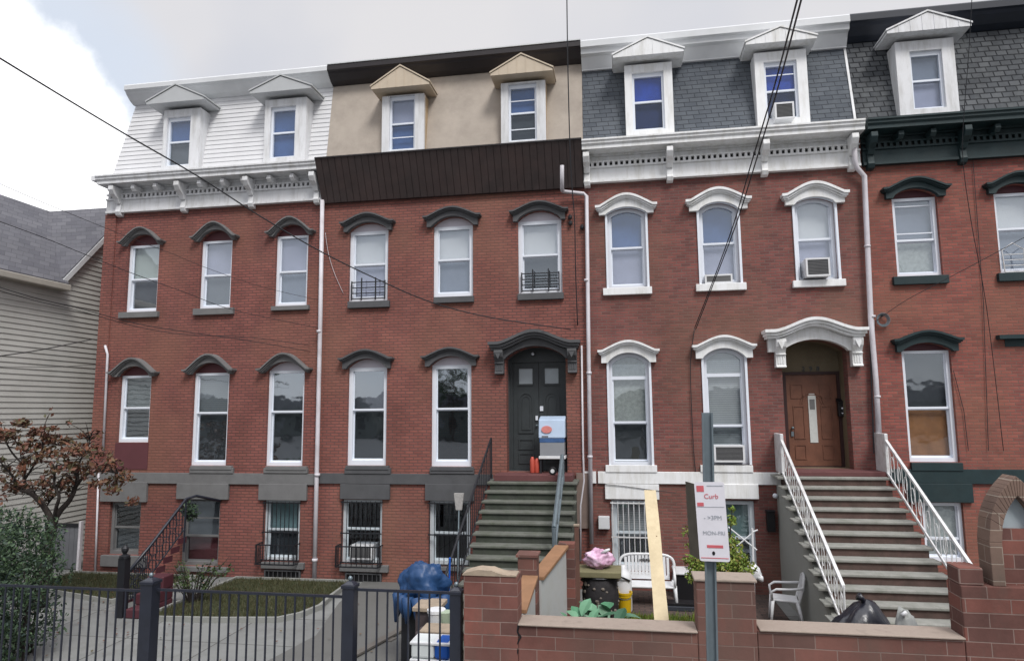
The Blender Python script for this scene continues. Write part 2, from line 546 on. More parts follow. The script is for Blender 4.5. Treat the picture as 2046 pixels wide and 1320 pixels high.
class MB:
    def __init__(s):
        s.v, s.f, s.mi, s.cm = [], [], [], 0

    def add(s, vs, fs):
        b = len(s.v)
        s.v += [tuple(v) for v in vs]
        for f in fs:
            s.f.append(tuple(b + i for i in f))
            s.mi.append(s.cm)
        return s

    def box(s, x0, x1, y0, y1, z0, z1):
        v = [(x, y, z) for x in (x0, x1) for y in (y0, y1) for z in (z0, z1)]
        return s.add(v, [(0, 1, 3, 2), (4, 6, 7, 5), (0, 4, 5, 1), (2, 3, 7, 6), (0, 2, 6, 4), (1, 5, 7, 3)])

    def hexa(s, q, d):            # quad q (4 points) extruded by d
        q = [Vector(a) for a in q]
        d = Vector(d)
        v = q + [a + d for a in q]
        return s.add(v, [(0, 1, 2, 3), (7, 6, 5, 4), (0, 4, 5, 1), (1, 5, 6, 2), (2, 6, 7, 3), (3, 7, 4, 0)])

    def prism(s, pts, y0, y1):    # polygon in x,z between two y
        n = len(pts)
        v = [(x, y0, z) for x, z in pts] + [(x, y1, z) for x, z in pts]
        f = [tuple(range(n)), tuple(range(2 * n - 1, n - 1, -1))]
        f += [(i, i + n, (i + 1) % n + n, (i + 1) % n) for i in range(n)]
        return s.add(v, f)

    def prismx(s, pts, x0, x1):   # polygon in y,z between two x
        n = len(pts)
        v = [(x0, y, z) for y, z in pts] + [(x1, y, z) for y, z in pts]
        f = [tuple(range(n)), tuple(range(2 * n - 1, n - 1, -1))]
        f += [(i, i + n, (i + 1) % n + n, (i + 1) % n) for i in range(n)]
        return s.add(v, f)

    def prismz(s, pts, z0, z1):
        n = len(pts)
        v = [(x, y, z0) for x, y in pts] + [(x, y, z1) for x, y in pts]
        f = [tuple(range(n)), tuple(range(2 * n - 1, n - 1, -1))]
        f += [(i, i + n, (i + 1) % n + n, (i + 1) % n) for i in range(n)]
        return s.add(v, f)

    def strip(s, xs, zt, zb, y0, y1):   # band between two curves with thickness
        n = len(xs)
        v = []
        for i in range(n):
            v += [(xs[i], y0, zt[i]), (xs[i], y0, zb[i]), (xs[i], y1, zt[i]), (xs[i], y1, zb[i])]
        f = []
        for i in range(n - 1):
            a, b = 4 * i, 4 * i + 4
            f += [(a, a + 1, b + 1, b), (a + 2, b + 2, b + 3, a + 3), (a, b, b + 2, a + 2), (a + 1, a + 3, b + 3, b + 1)]
        f += [(0, 2, 3, 1), (4 * n - 4, 4 * n - 3, 4 * n - 1, 4 * n - 2)]
        return s.add(v, f)

    def tube(s, pts, r, n=8, cap=True):
        pts = [Vector(p) for p in pts]
        rs = r if isinstance(r, (list, tuple)) else [r] * len(pts)
        v, f = [], []
        prev = None
        for i, p in enumerate(pts):
            d = (pts[min(i + 1, len(pts) - 1)] - pts[max(i - 1, 0)]).normalized()
            if prev is None:
                a = d.orthogonal().normalized()
            else:
                a = (prev - d * prev.dot(d))
                a = a.normalized() if a.length > 1e-6 else d.orthogonal().normalized()
            prev = a
            b = d.cross(a)
            for k in range(n):
                t = 2 * PI * k / n
                v.append(p + (a * math.cos(t) + b * math.sin(t)) * rs[i])
        for i in range(len(pts) - 1):
            for k in range(n):
                f.append((i * n + k, i * n + (k + 1) % n, (i + 1) * n + (k + 1) % n, (i + 1) * n + k))
        if cap:
            f.append(tuple(range(n - 1, -1, -1)))
            f.append(tuple(range((len(pts) - 1) * n, len(pts) * n)))
        return s.add(v, f)

    def lathe(s, c, prof, n=16):  # profile of (radius, z)
        v, f = [], []
        for r, z in prof:
            for k in range(n):
                t = 2 * PI * k / n
                v.append((c[0] + r * math.cos(t), c[1] + r * math.sin(t), c[2] + z))
        for i in range(len(prof) - 1):
            for k in range(n):
                f.append((i * n + k, i * n + (k + 1) % n, (i + 1) * n + (k + 1) % n, (i + 1) * n + k))
        f.append(tuple(range(n - 1, -1, -1)))
        f.append(tuple(range((len(prof) - 1) * n, len(prof) * n)))
        return s.add(v, f)

    def ball(s, c, r, sz=(1, 1, 1), n=12, fn=None):
        v, f = [], []
        h = n // 2
        for i in range(h + 1):
            ph = PI * i / h
            for k in range(n):
                t = 2 * PI * k / n
                d = Vector((math.sin(ph) * math.cos(t), math.sin(ph) * math.sin(t), math.cos(ph)))
                q = r * (fn(d) if fn else 1)
                v.append((c[0] + d.x * q * sz[0], c[1] + d.y * q * sz[1], c[2] + d.z * q * sz[2]))
        for i in range(h):
            for k in range(n):
                f.append((i * n + k, (i + 1) * n + k, (i + 1) * n + (k + 1) % n, i * n + (k + 1) % n))
        return s.add(v, f)

    def mat_i(s, i):
        s.cm = i
        return s

    def build(s, name, material, parent=None, smooth=False, bevel=0, loc=None):
        me = bpy.data.meshes.new(name)
        o = bpy.data.objects.new(name, me)
        COL.objects.link(o)
        if parent is not None:
            org = ORG[parent]
            o.parent = parent
            ORG[o] = org
        else:
            if loc is None:
                xs = [v[0] for v in s.v]
                ys = [v[1] for v in s.v]
                zs = [v[2] for v in s.v]
                loc = ((min(xs) + max(xs)) / 2, (min(ys) + max(ys)) / 2, min(zs))
            org = Vector(loc)
            o.location = org
            ORG[o] = org
        me.from_pydata([(v[0] - org[0], v[1] - org[1], v[2] - org[2]) for v in s.v], [], s.f)
        ml = material if isinstance(material, (list, tuple)) else [material]
        for mm in ml:
            me.materials.append(mm)
        if len(ml) > 1:
            for p, i in zip(me.polygons, s.mi):
                p.material_index = i
        bm = bmesh.new()
        bm.from_mesh(me)
        bmesh.ops.recalc_face_normals(bm, faces=bm.faces)
        bm.to_mesh(me)
        bm.free()
        if smooth:
            for p in me.polygons:
                p.use_smooth = True
        if bevel:
            md = o.modifiers.new('bevel', 'BEVEL')
            md.width = bevel
            md.segments = 2
            md.limit_method = 'ANGLE'
            md.angle_limit = R(40)
        me.update()
        return o


def text_mesh(name, s, size, loc, rot, material, parent, depth=.003, align='CENTER'):
    cu = bpy.data.curves.new(name, 'FONT')
    cu.body = s
    cu.size = size
    cu.extrude = depth
    cu.align_x = align
    cu.align_y = 'CENTER'
    tmp = bpy.data.objects.new(name, cu)
    COL.objects.link(tmp)
    dg = bpy.context.evaluated_depsgraph_get()
    dg.update()
    me = bpy.data.meshes.new_from_object(tmp.evaluated_get(dg))
    bpy.data.objects.remove(tmp)
    me.transform(Matrix.Translation(Vector(loc) - ORG[parent]) @ rot.to_4x4())
    me.materials.clear()
    me.materials.append(material)
    o = bpy.data.objects.new(name, me)
    COL.objects.link(o)
    o.parent = parent
    ORG[o] = ORG[parent]
    return o


ROTF = Matrix.Rotation(PI / 2, 3, 'X')       # text that faces the street


def copy_tree(o, delta, parent=None):
    c = o.copy()
    COL.objects.link(c)
    if parent is None:
        c.location = Vector(o.location) + Vector(delta)
        ORG[c] = ORG[o] + Vector(delta)
    else:
        c.parent = parent
        ORG[c] = ORG[parent]
    for ch in list(o.children):
        copy_tree(ch, delta, c)
    return c


# ------------------------------------------------------------------ openings and windows
def arc_z(x, xc, hw, zs, rise):
    u = max(-1, min(1, (x - xc) / hw))
    if rise <= 0:
        return zs
    rad = (hw * hw + rise * rise) / (2 * rise)
    return zs + math.sqrt(max(0, rad * rad - (u * hw) ** 2)) - (rad - rise)


def opening(xl, xr, zb, zs, rise, n=8):
    pts = [(xl, zb), (xr, zb)]
    if rise > 0.01:
        xc, hw = (xl + xr) / 2, (xr - xl) / 2
        for i in range(n + 1):
            x = xr + (xl - xr) * i / n
            pts.append((x, arc_z(x, xc, hw, zs, rise)))
    else:
        pts += [(xr, zs), (xl, zs)]
    return pts


def ring(mb, outer, inner, y0, y1):
    n = len(outer)
    v = []
    for a, b in zip(outer, inner):
        v += [(a[0], y0, a[1]), (b[0], y0, b[1]), (b[0], y1, b[1]), (a[0], y1, a[1])]
    f = []
    for i in range(n):
        a, b = 4 * i, 4 * ((i + 1) % n)
        for k in range(4):
            f.append((a + k, a + (k + 1) % 4, b + (k + 1) % 4, b + k))
    mb.add(v, f)


def window(parent, holes, px, arch=None, hood=None, sill=None, up='M', lo='G', frame=VINYL, fw=.055, tymp=None,
           trim=GREYST, rail=.5, depth=.13, casing=0, bars=None, transom=None, glass=None, extra_rails=(), pcol=None, full_arch=False):
    """px = xl, xr, ytop, ybottom of the visible frame in the photograph"""
    xl_, xr_, yt, yb = px
    xcp, ycp = (xl_ + xr_) / 2, (yt + yb) / 2
    xl, _ = at(xl_, ycp, .06)
    xr, _ = at(xr_, ycp, .06)
    zt = at(xcp, yt, .06)[1]
    zb = at(xcp, yb, .06)[1]
    xc, hw = (xl + xr) / 2, (xr - xl) / 2
    rise = 0
    if arch is not None:
        rise = max(.03, at(xcp, arch, .02)[1] - zt)
    g = 0.012
    op = opening(xl - g, xr + g, zb - g, zt + (0 if rise else g), rise)
    holes.append(op)
    y0 = depth - .05
    F = MB()
    if full_arch and rise:
        ri = rise * .9
        o_ = opening(xl - g, xr + g, zb - g, zt, rise)
        i_ = opening(xl + fw, xr - fw, zb + fw, zt - fw, ri)
        ring(F, o_, i_, y0, depth + .03)
    else:
        o_ = [(xl - g, zb - g), (xr + g, zb - g), (xr + g, zt), (xl - g, zt)]
        i_ = [(xl + fw, zb + fw * 1.2), (xr - fw, zb + fw * 1.2), (xr - fw, zt - fw), (xl + fw, zt - fw)]
        ring(F, o_, i_, y0, depth + .03)
    zlow = zb + fw * 1.2
    ztop = zt - fw + (rise * .9 if (full_arch and rise) else 0)
    ztt = ztop
    if transom:
        ztr = zt - transom * (zt - zb)
        F.box(xl + fw, xr - fw, depth - .035, depth + .02, ztr - .035, ztr + .035)
        ztt = ztr
    zm = zlow + (ztt - zlow) * rail
    # upper sash outboard, lower sash inboard
    F.box(xl + fw, xr - fw, depth - .03, depth + .02, zm - .012, zm + .03)
    F.box(xl + fw, xr - fw, depth + .0205, depth + .045, zm - .035, zm - .0125)
    sw = .022
    for (a, b, yy) in ((zm + .03, ztt if not (full_arch and not transom) else zt - fw, depth - .012), (zlow, zm - .035, depth + .025)):
        F.box(xl + fw, xl + fw + sw, yy, yy + .03, a, b)
        F.box(xr - fw - sw, xr - fw, yy, yy + .03, a, b)
    F.box(xl + fw + sw, xr - fw - sw, depth + .025, depth + .05, zlow, zlow + .035)
    for q in extra_rails:
        zq = zlow + (ztt - zlow) * q
        F.box(xl + fw, xr - fw, depth - .02, depth + .0, zq - .012, zq + .012)
    if casing:
        o2 = opening(xl - casing, xr + casing, zb - g * .5, zt + (.0 if rise else casing), rise + (casing if rise else 0))
        i2 = opening(xl - g + .002, xr + g - .002, zb - g * .5, zt, rise) if rise else [(xl - g, zb), (xr + g, zb), (xr + g, zt), (xl - g, zt)]
        if len(o2) == len(i2):
            ring(F, o2, i2, -.035, .04)
    W = F.build('window', frame, parent)
    gl = glass or GLASS
    MB().prism(opening(xl + fw, xr - fw, zm, ztt if not full_arch else zt - fw, 0 if (not full_arch or transom) else rise * .9), depth, depth + .006).build('pane', gl, W)
    if transom:
        MB().prism(opening(xl + fw, xr - fw, ztr, zt - fw, rise * .9 if full_arch else 0), depth, depth + .006).build('pane', gl, W)
    MB().box(xl + fw, xr - fw, depth + .03, depth + .036, zlow, zm).build('pane', gl, W)
    nm = {'W': 'shade_or_sky_sheet', 'P': 'shade_or_sky_sheet', 'S': 'blind', 's': 'blind'}
    if up:
        MB().box(xl + fw * .8, xr - fw * .8, depth + .075, depth + .08, zm, zt + rise * .8 - .02).build(nm.get(up, 'curtain'), SH[up], W)
    if lo:
        MB().box(xl + fw * .8, xr - fw * .8, depth + .095, depth + .10, zlow - .02, zm + .01).build(nm.get(lo, 'curtain'), SH[lo], W)
    if rise and not full_arch:
        MB().prism([p for p in opening(xl - g, xr + g, zt, zt, rise)][2:], y0 + .01, depth + .02).build('tympanum', tymp or frame, W)
    if hood:
        make_hood(W, hood, xc, hw + g, zt, rise, trim)
    if sill:
        sx0, sx1, sy0, sy1 = sill
        X0 = at(sx0, (sy0 + sy1) / 2, -.08)[0]
        X1 = at(sx1, (sy0 + sy1) / 2, -.08)[0]
        Z1 = zb - g - .001
        Z0 = min(at((sx0 + sx1) / 2, sy1, -.08)[1], Z1 - .05)
        MB().box(X0, X1, -.085, depth + .05, Z0, Z1).build('sill', trim, W, bevel=.008)
    if bars:
        make_bars(W, xl, xr, zb, zt, bars)
    return W, (xl, xr, zb, zt, xc)


def make_hood(W, hood, xc, hw, zt, rise, trim, heavy=False):
    hx0, hx1, hy, he = hood
    X0 = at(hx0, he, -.15)[0]
    X1 = at(hx1, he, -.15)[0]
    c = xc
    H = max(hw + .10, (X1 - X0) / 2)
    zp = at((hx0 + hx1) / 2, hy, -.15)[1]
    ze = at((hx0 + hx1) / 2, he, -.15)[1]
    zpk = zt + rise
    zp = max(zp, zpk + .16)
    ze = min(ze, zp - .08)

    def s(u):
        v_ = min(abs(u), .86) / .86
        return .35 * (.5 + .5 * math.cos(PI * v_)) + .65 * (1 - v_ * v_)
    n = 26
    tk = .40 * (zp - zpk)
    mb = MB()
    xs = [c + H * (-1 + 2 * i / n) for i in range(n + 1)]
    top = [ze + (zp - ze) * s((x - c) / H) for x in xs]
    mb.strip(xs, top, [t - tk * .45 for t in top], -.20, .0)
    xs1 = [c + (x - c) * .965 for x in xs]
    mb.strip(xs1, [t - tk * .45 - .0005 for t in top], [t - tk * .8 for t in top], -.165, .0)
    xs1 = [c + (x - c) * .93 for x in xs]
    mb.strip(xs1, [t - tk * .8 - .0005 for t in top], [t - tk for t in top], -.14, .0)
    # frieze: follows the arch and drops at the ends
    H2 = H * .885
    xs2 = [c + H2 * (-1 + 2 * i / n) for i in range(n + 1)]
    zend = zt - .03
    bot = []
    for x in xs2:
        if abs(x - c) < hw:
            bot.append(arc_z(x, c, hw, zt, rise) + .004)
        else:
            bot.append(zend)
    xs2b, tb, bb = [], [], []
    for x, b_ in zip(xs2, bot):
        xs2b.append(x)
        tb.append(ze + (zp - ze) * s((x - c) / H) - tk - .0005)
        bb.append(min(b_, tb[-1] - .03))
    mb.strip(xs2b, tb, bb, -.10, .0)
    return mb.build('hood_mould', trim, W)


def make_bars(W, xl, xr, zb, zt, kind):
    mb = MB()
    name = 'security_bars'
    if kind in ('black', 'white', 'cage'):
        y = -.06 if kind != 'cage' else -.05
        n = 8
        z1 = zt - .01
        for i in range(n + 1):
            x = xl + .015 + (xr - xl - .03) * i / n
            mb.tube([(x, y, zb + .02), (x, y, z1)], .009, 6)
        for q in (0.02, .48, .97):
            z = zb + (zt - zb) * q
            mb.box(xl - .02, xr + .02, y - .012, y + .012, z - .012, z + .012)
        for sx in (xl - .02, xr + .02):
            for q in (.02, .97):
                z = zb + (zt - zb) * q
                mb.box(sx - .01, sx + .01, y + .012, .02, z - .012, z + .012)
        if kind == 'cage':
            zc = zb + (zt - zb) * .30
            yy = -.26
            for i in range(n + 1):
                x = xl - .02 + (xr - xl + .04) * i / n
                mb.tube([(x, yy, zb - .02), (x, yy, zc)], .009, 6)
            for x in (xl - .03, xr + .03):
                for k in range(4):
                    yk = yy + (y - yy) * k / 4
                    mb.tube([(x, yk, zb - .02), (x, yk, zc)], .008, 6)
                for z in (zb - .02, zc):
                    mb.box(x - .01, x + .01, yy, .02, z - .01, z + .01)
            for z in (zb - .02, zc):
                mb.box(xl - .03, xr + .03, yy - .01, yy + .01, z - .012, z + .012)
    elif kind == 'guard':
        name = 'window_guard'
        y = .02
        zc = zb + (zt - zb) * .30
        x0, x1 = xl + .06, xr - .06
        for q in (.12, .38, .64, .9):
            z = zb + (zc - zb) * q
            mb.box(x0, x1, y - .008, y + .008, z - .011, z + .011)
        for q in (.0, .3, .72, 1.0):
            x = x0 + (x1 - x0) * q
            mb.box(x - .013, x + .013, y - .010, y + .010, zb + .03, zc + (.05 if q in (.3, .72) else -.02))
    elif kind == 'scroll':
        name = 'window_guard'
        y = -.06
        x0, x1 = xl + .03, xr - .03
        zc = zb + (zt - zb) * .27
        for a, b in ((x0, (x0 + x1) / 2 - .02), ((x0 + x1) / 2 + .02, x1)):
            m_ = (a + b) / 2
            mb.tube([(a, y, zb), (a - .02, y, zc), (m_, y, zc + .14), (b + .02, y, zc), (b, y, zb), (a, y, zb)], .012, 6)
            for q in (.3, .55, .8):
                z = zb + (zc - zb) * q
                mb.tube([(a, y, z), (b, y, z)], .009, 6)
    return mb.build(name, WIRON if kind in ('white', 'scroll') else IRON, W)


def facade(house, x0, x1, zb, zt, holes, material, depth=.26, back=9.0, name='wall'):
    polys = [[Vector((x0, zb, 0)), Vector((x1, zb, 0)), Vector((x1, zt, 0)), Vector((x0, zt, 0))]]
    for h in holes:
        polys.append([Vector((a, b, 0)) for a, b in h][::-1])
    flat = [p for pl in polys for p in pl]
    tris = geometry.tessellate_polygon(polys)
    mb = MB()
    mb.add([(p.x, 0, p.y) for p in flat], [tuple(t) for t in tris])
    for h in holes:
        n = len(h)
        v = [(a, 0, b) for a, b in h] + [(a, depth, b) for a, b in h]
        mb.add(v, [(i, (i + 1) % n, (i + 1) % n + n, i + n) for i in range(n)])
    v = [(x0, 0, zb), (x1, 0, zb), (x1, back, zb), (x0, back, zb), (x0, 0, zt), (x1, 0, zt), (x1, back, zt), (x0, back, zt)]
    mb.add(v, [(1, 2, 6, 5), (2, 3, 7, 6), (3, 0, 4, 7), (4, 5, 6, 7)])
    me = mb.build(name, material, house)
    # facade normals out to the street
    return me


def Z_(px, py, Y=-.04):
    return at(px, py, Y)[1]


XB = [-12.30, -6.67, -0.70, 4.90, 10.9]
ZC = CAMZ + 5.63           # top of the cornice
ZR = at(1150, 83, .02)[1]  # top of the roof crown
ZB = 0.0
ZF = at(1180, 362, -.06)[1]   # bottom of the frieze
BAND = (at(1300, 966, -.04)[1], at(1300, 942, -.04)[1])
BAND1 = (Z_(480, 967), Z_(480, 945))
BAND2 = (Z_(820, 967), Z_(820, 946))
print('levels', ZC, ZR, ZF, BAND)


def house_root(i, label):
    x0, x1 = XB[i], XB[i + 1]
    return thing('row_house', label, 'house', ((x0 + x1) / 2, 0, 0), 'attached brick row houses')


def crown(h, x0, x1, material, hgt=.40, lid=None, two=False):
    z = ZR
    prof = [(.50, z), (.0, z), (-.02, z - .03), (-.02, z - hgt * .36), (.03, z - hgt * .42), (.06, z - hgt * .55), (.20, z - hgt * .85), (.33, z - hgt), (.50, z - hgt)]
    if two:
        prof = [(.50, z), (.0, z), (-.02, z - .03), (-.02, z - hgt * .30), (.04, z - hgt * .34), (.06, z - hgt * .52), (.16, z - hgt * .56), (.30, z - hgt * .95), (.30, z - hgt), (.50, z - hgt)]
    r = MB().prismx(prof, x0, x1).build('roof_crown', material, h)
    if lid:
        MB().box(x0, x1, -.03, .5, z + .002, z + .03).build('roof_edge', lid, r)
    return z - hgt


def flat_roof(h, x0, x1):
    MB().box(x0 + .01, x1 - .01, .51, 9.0, ZC + .02, ZR - .08).build('attic_block', CROWNW, h)


def mansard(h, x0, x1, ztop, material, laps=0, hip=0.0):
    ya, yb = .03, .36
    mb = MB()
    if laps:
        for i in range(laps):
            t0, t1 = i / laps, (i + 1) / laps
            z0, z1 = ZC + (ztop - ZC) * t0, ZC + (ztop - ZC) * t1
            y0, y1 = ya + (yb - ya) * t0, ya + (yb - ya) * t1
            a0, a1 = x0 + hip * t0, x0 + hip * t1
            mb.hexa([(a0, y0 - .010, z0), (x1, y0 - .010, z0), (x1, y1 + .004, z1), (a1, y1 + .004, z1)], (0, .05, 0))
            if hip:
                mb.hexa([(a0 - .018, y0, z0), (a1 + .004, y1, z1), (a1 + .004, 8.9, z1), (a0 - .018, 8.9, z0)], (.05, 0, 0))
    else:
        mb.hexa([(x0, ya, ZC), (x1, ya, ZC), (x1, yb, ztop), (x0, yb, ztop)], (0, .08, 0))
    o = mb.build('mansard_roof', material, h)
    return o


def dormer(h, tri, box, win, faceM, sideM, hoodM, up, lo, rails=(), ac=False, seams=False, name='dormer'):
    """tri: left px, apex px, right px of the gable; box: xl xr ytop ybottom; win the same"""
    yh, yf = -.34, -.10
    A, B, Cc = (P3(*tri[0], yh), P3(*tri[1], yh), P3(*tri[2], yh))
    zl = (A.z + Cc.z) / 2
    hwid = (Cc.x - A.x) / 2
    xc = (A.x + Cc.x) / 2
    zap = B.z
    xm = (box[0] + box[1]) / 2
    ym = (box[2] + box[3]) / 2
    bx0, bx1 = at(box[0], ym, yf)[0], at(box[1], ym, yf)[0]
    bc = (bx0 + bx1) / 2
    xc = bc * .5 + xc * .5
    zt = zl - .13
    zb = ZC + .02
    wx0, wx1 = at(win[0], (win[2] + win[3]) / 2, yf + .08)[0], at(win[1], (win[2] + win[3]) / 2, yf + .08)[0]
    wm = (win[0] + win[1]) / 2
    wz1, wz0 = at(wm, win[2], yf + .08)[1], at(wm, win[3], yf + .08)[1]
    wz0 = max(wz0, zb + .05)
    mb = MB()
    ring(mb, [(bx0, zb), (bx1, zb), (bx1, zt), (bx0, zt)], [(wx0, wz0), (wx1, wz0), (wx1, wz1), (wx0, wz1)], yf, yf + .10)
    D = mb.build(name, faceM, h)
    for a, b in ((bx0, bx0 + .03), (bx1 - .03, bx1)):
        MB().box(a, b, yf + .1005, .55, zb, zt).build('cheek', sideM, D)
    # window
    f = .045
    F = MB()
    ring(F, [(wx0, wz0), (wx1, wz0), (wx1, wz1), (wx0, wz1)], [(wx0 + f, wz0 + f), (wx1 - f, wz0 + f), (wx1 - f, wz1 - f * 2), (wx0 + f, wz1 - f * 2)], yf + .06, yf + .13)
    zm = (wz0 + wz1) / 2
    F.box(wx0 + f, wx1 - f, yf + .07, yf + .12, zm - .02, zm + .02)
    for q in rails:
        zq = wz0 + (wz1 - wz0) * q
        F.box(wx0 + f, wx1 - f, yf + .075, yf + .09, zq - .012, zq + .012)
    F.build('window_frame', VINYL, D)
    MB().box(wx0 + f, wx1 - f, yf + .095, yf + .10, zm, wz1 - f).build('pane', GLASSD, D)
    MB().box(wx0 + f, wx1 - f, yf + .105, yf + .11, wz0 + f, zm).build('pane', GLASSD, D)
    if up:
        MB().box(wx0 + .02, wx1 - .02, yf + .15, yf + .155, zm, wz1 - .01).build('shade_or_sky_sheet', SH[up], D)  # deep blue sheets carry the sky reflection in their colour
    if lo:
        MB().box(wx0 + .02, wx1 - .02, yf + .17, yf + .175, wz0, zm).build('curtain', SH[lo], D)  # navy sheets are painted reflection, the others curtains
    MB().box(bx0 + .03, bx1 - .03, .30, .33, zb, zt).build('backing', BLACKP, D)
    # gabled hood: front pediment, eaves running back into the roof
    fz = .05
    H = MB()
    back = .62
    zb_ = zl - fz
    # body prism
    H.prism([(xc - hwid, zb_), (xc + hwid, zb_), (xc + hwid, zl), (xc, zap), (xc - hwid, zl)], yh, back)
    # proud edge trim along the rake and the eave
    for sgn in (-1, 1):
        p0, p1 = Vector((xc + sgn * (hwid + .02), 0, zl + .0)), Vector((xc, 0, zap + .015))
        H.hexa([(p0.x, yh - .02, p0.z + .002), (p1.x, yh - .02, p1.z + .002), (p1.x, yh - .02, p1.z + .035), (p0.x, yh - .02, p0.z + .035)], (0, back - yh - .02, 0))
    H.cm = 0
    if seams:
        k = 7
        for i in range(1, k):
            x = xc - hwid + 2 * hwid * i / k
            zz = zl + (zap - zl) * (1 - abs(x - xc) / hwid)
            H.box(x - .006, x + .006, yh - .008, yh + .01, zb_ + .004, zz)
    H.build('gable_hood', hoodM, D)
    return D, (wx0, wx1, wz0, wz1, yf)


def bracket_prof(zt, zb, reach=.42, drop=True):
    L = zt - zb
    return [(0, zt), (-reach, zt), (-reach - .01, zt - .10), (-reach * .86, zt - .20), (-reach * .55, zt - .28), (-.17, zt - .38), (-.13, zt - .55 * L), (-.15, zt - .78 * L),
            (-.17, zb + .10), (-.13, zb + .02), (-.07, zb), (0, zb)]


def cornice(h, x0, x1, M, brackets, smalls, ends=True, dark=None, reach=.52, dent=True, dent_bg=None):
    zt, zf = ZC, ZF
    zs = zt - .20      # soffit level
    prof = [(.30, zt), (-reach, zt), (-reach, zt - .035), (-reach + .03, zt - .05), (-reach + .03, zt - .095), (-reach + .07, zt - .13), (-reach + .07, zs), (-.10, zs), (-.10, zs - .04), (-.02, zs - .04), (-.02, zs + .0), (.30, zs)]
    C = MB().prismx(prof, x0, x1).build('cornice', M, h)
    fr = MB()
    zd = zf + .30
    fr.box(x0, x1, -.09, -.02 + .02, zf, zd - .04)
    fr.box(x0, x1, -.12, 0, zf - .05, zf - .001)
    fr.box(x0, x1, -.13, 0, zd - .039, zd)
    fr.box(x0, x1, -.05, 0, zd + .0, zs - .0405)
    fr.build('frieze', M, C)
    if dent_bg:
        MB().box(x0 + .05, x1 - .05, -.056, -.0505, zd + .002, zd + .10).build('dentil_gap_shade', dent_bg, C)  # dark strip paints the shade into the gaps between dentils
    d = MB()
    x = x0 + .06
    while x < x1 - .06:
        d.box(x, x + .055, -.12, -.0505, zd + .0005, zd + .085)
        x += .113
    d.box(x0, x1, -.125, -.0505, zd + .0852, zd + .115)
    d.build('dentil_row', M, C)
    for bx in brackets:
        MB().prismx(bracket_prof(zs - .041, zf - .14), bx - .065, bx + .065).build('bracket', M, C, bevel=.01)
    for bx in smalls:
        MB().prismx([(-.05, zs - .042), (-.36, zs - .042), (-.37, zs - .12), (-.30, zs - .19), (-.2, zs - .15), (-.05, zs - .20)], bx - .05, bx + .05).build('small_bracket', M, C, bevel=.008)
    return C


def X(px, py, Y=0):
    return at(px, py, Y)[0]


def Z(px, py, Y=0):
    return at(px, py, Y)[1]


def band(h, x0, x1, M, blocks=(), z=None):
    z0, z1 = z or BAND
    b = MB().box(x0, x1, -.05, 0.0, z0, z1).build('belt_course', M, h, bevel=.006)
    for bx0, bx1, a, c in blocks:
        MB().box(bx0, bx1, -.07, .0, a, c).build('stone_block', M, b, bevel=.006)
    return b


def grille(h, xl, xr, yt, yb):
    a, c = X(xl, (yt + yb) / 2, -.03), X(xr, (yt + yb) / 2, -.03)
    z1, z0 = Z((xl + xr) / 2, yt), Z((xl + xr) / 2, yb)
    o = MB().box(a + .02, c - .02, -.012, -.001, z0 + .02, z1 - .02).build('cellar_shade_plate', BLACKP, h)  # flat black plate, painted as the unlit depth behind the bars
    g = MB()
    ring(g, [(a, z0), (c, z0), (c, z1), (a, z1)], [(a + .03, z0 + .03), (c - .03, z0 + .03), (c - .03, z1 - .03), (a + .03, z1 - .03)], -.05, -.0)
    for i in range(1, 8):
        x = a + (c - a) * i / 8
        g.box(x - .008, x + .008, -.04, -.025, z0 + .03, z1 - .03)
    g.build('cellar_grille', DARKST, o)


def blk(xl, xr, yt, yb):
    a, c = X(xl, (yt + yb) / 2, -.07), X(xr, (yt + yb) / 2, -.07)
    xm = (xl + xr) / 2
    return a, c, Z(xm, yb, -.07), Z(xm, yt, -.07)


# ================================================================== HOUSE 1 (white siding mansard)
h1 = house_root(0, 'leftmost row house with white clapboard mansard roof and white bracketed cornice')
holes = []
x0, x1 = XB[0], XB[1]
for px, arch, hood, sill, up, lo in (
        ((257, 318, 490, 623), 470, (243, 331, 453, 480), (236, 314, 624, 634), 'P', 'G'),
        ((403, 464, 481, 616), 461, (388, 480, 442, 470), (385, 465, 616, 628), 'L', 'G'),
        ((553, 616, 471, 611), 450, (537, 633, 433, 460), (541, 616, 611, 619), 'L', 'M')):
    window(h1, holes, px, arch, hood, sill, up, lo, tymp=MAROON, trim=GREYST, rail=.48)
wA, _ = window(h1, holes, (241, 302, 750, 882), 732, (222, 318, 714, 742), None, 's', 'K', tymp=MAROON, trim=GREYST, rail=.5)
a_, b_ = X(241, 820, .06), X(302, 820, .06)
MB().box(a_ - .03, b_ + .03, -.012, .05, Z(270, 937, 0), Z(270, 884, 0)).build('window_infill', MAROON, wA)
window(h1, holes, (387, 457, 745, 928), 725, (371, 472, 706, 737), (380, 462, 929, 938), 's', 'K', tymp=MAROON, trim=GREYST, rail=.56)
window(h1, holes, (536, 608, 740, 929), 723, (521, 628, 704, 735), (530, 612, 930, 939), 'G', 'K', glass=GLASSM, tymp=LILAC, trim=GREYST, rail=.56)
window(h1, holes, (222, 282, 1003, 1106), None, None, (200, 290, 1107, 1132), None, 'K', frame=GREYST, rail=.5, glass=GLASSD)
window(h1, holes, (366, 440, 996, 1128), None, None, (352, 452, 1130, 1142), 'G', 'R', frame=GREYST, rail=.42, extra_rails=(.72,), glass=GLASSD)
window(h1, holes, (530, 600, 999, 1119), None, None, (521, 606, 1122, 1136), 'T', 'K', frame=VINYLB, rail=.5, bars='cage', glass=GLASSD)
MB().box(x0 - .02, x0 + .28, -.03, .0, 0, ZF - .06).build('corner_pier', BR1, h1)
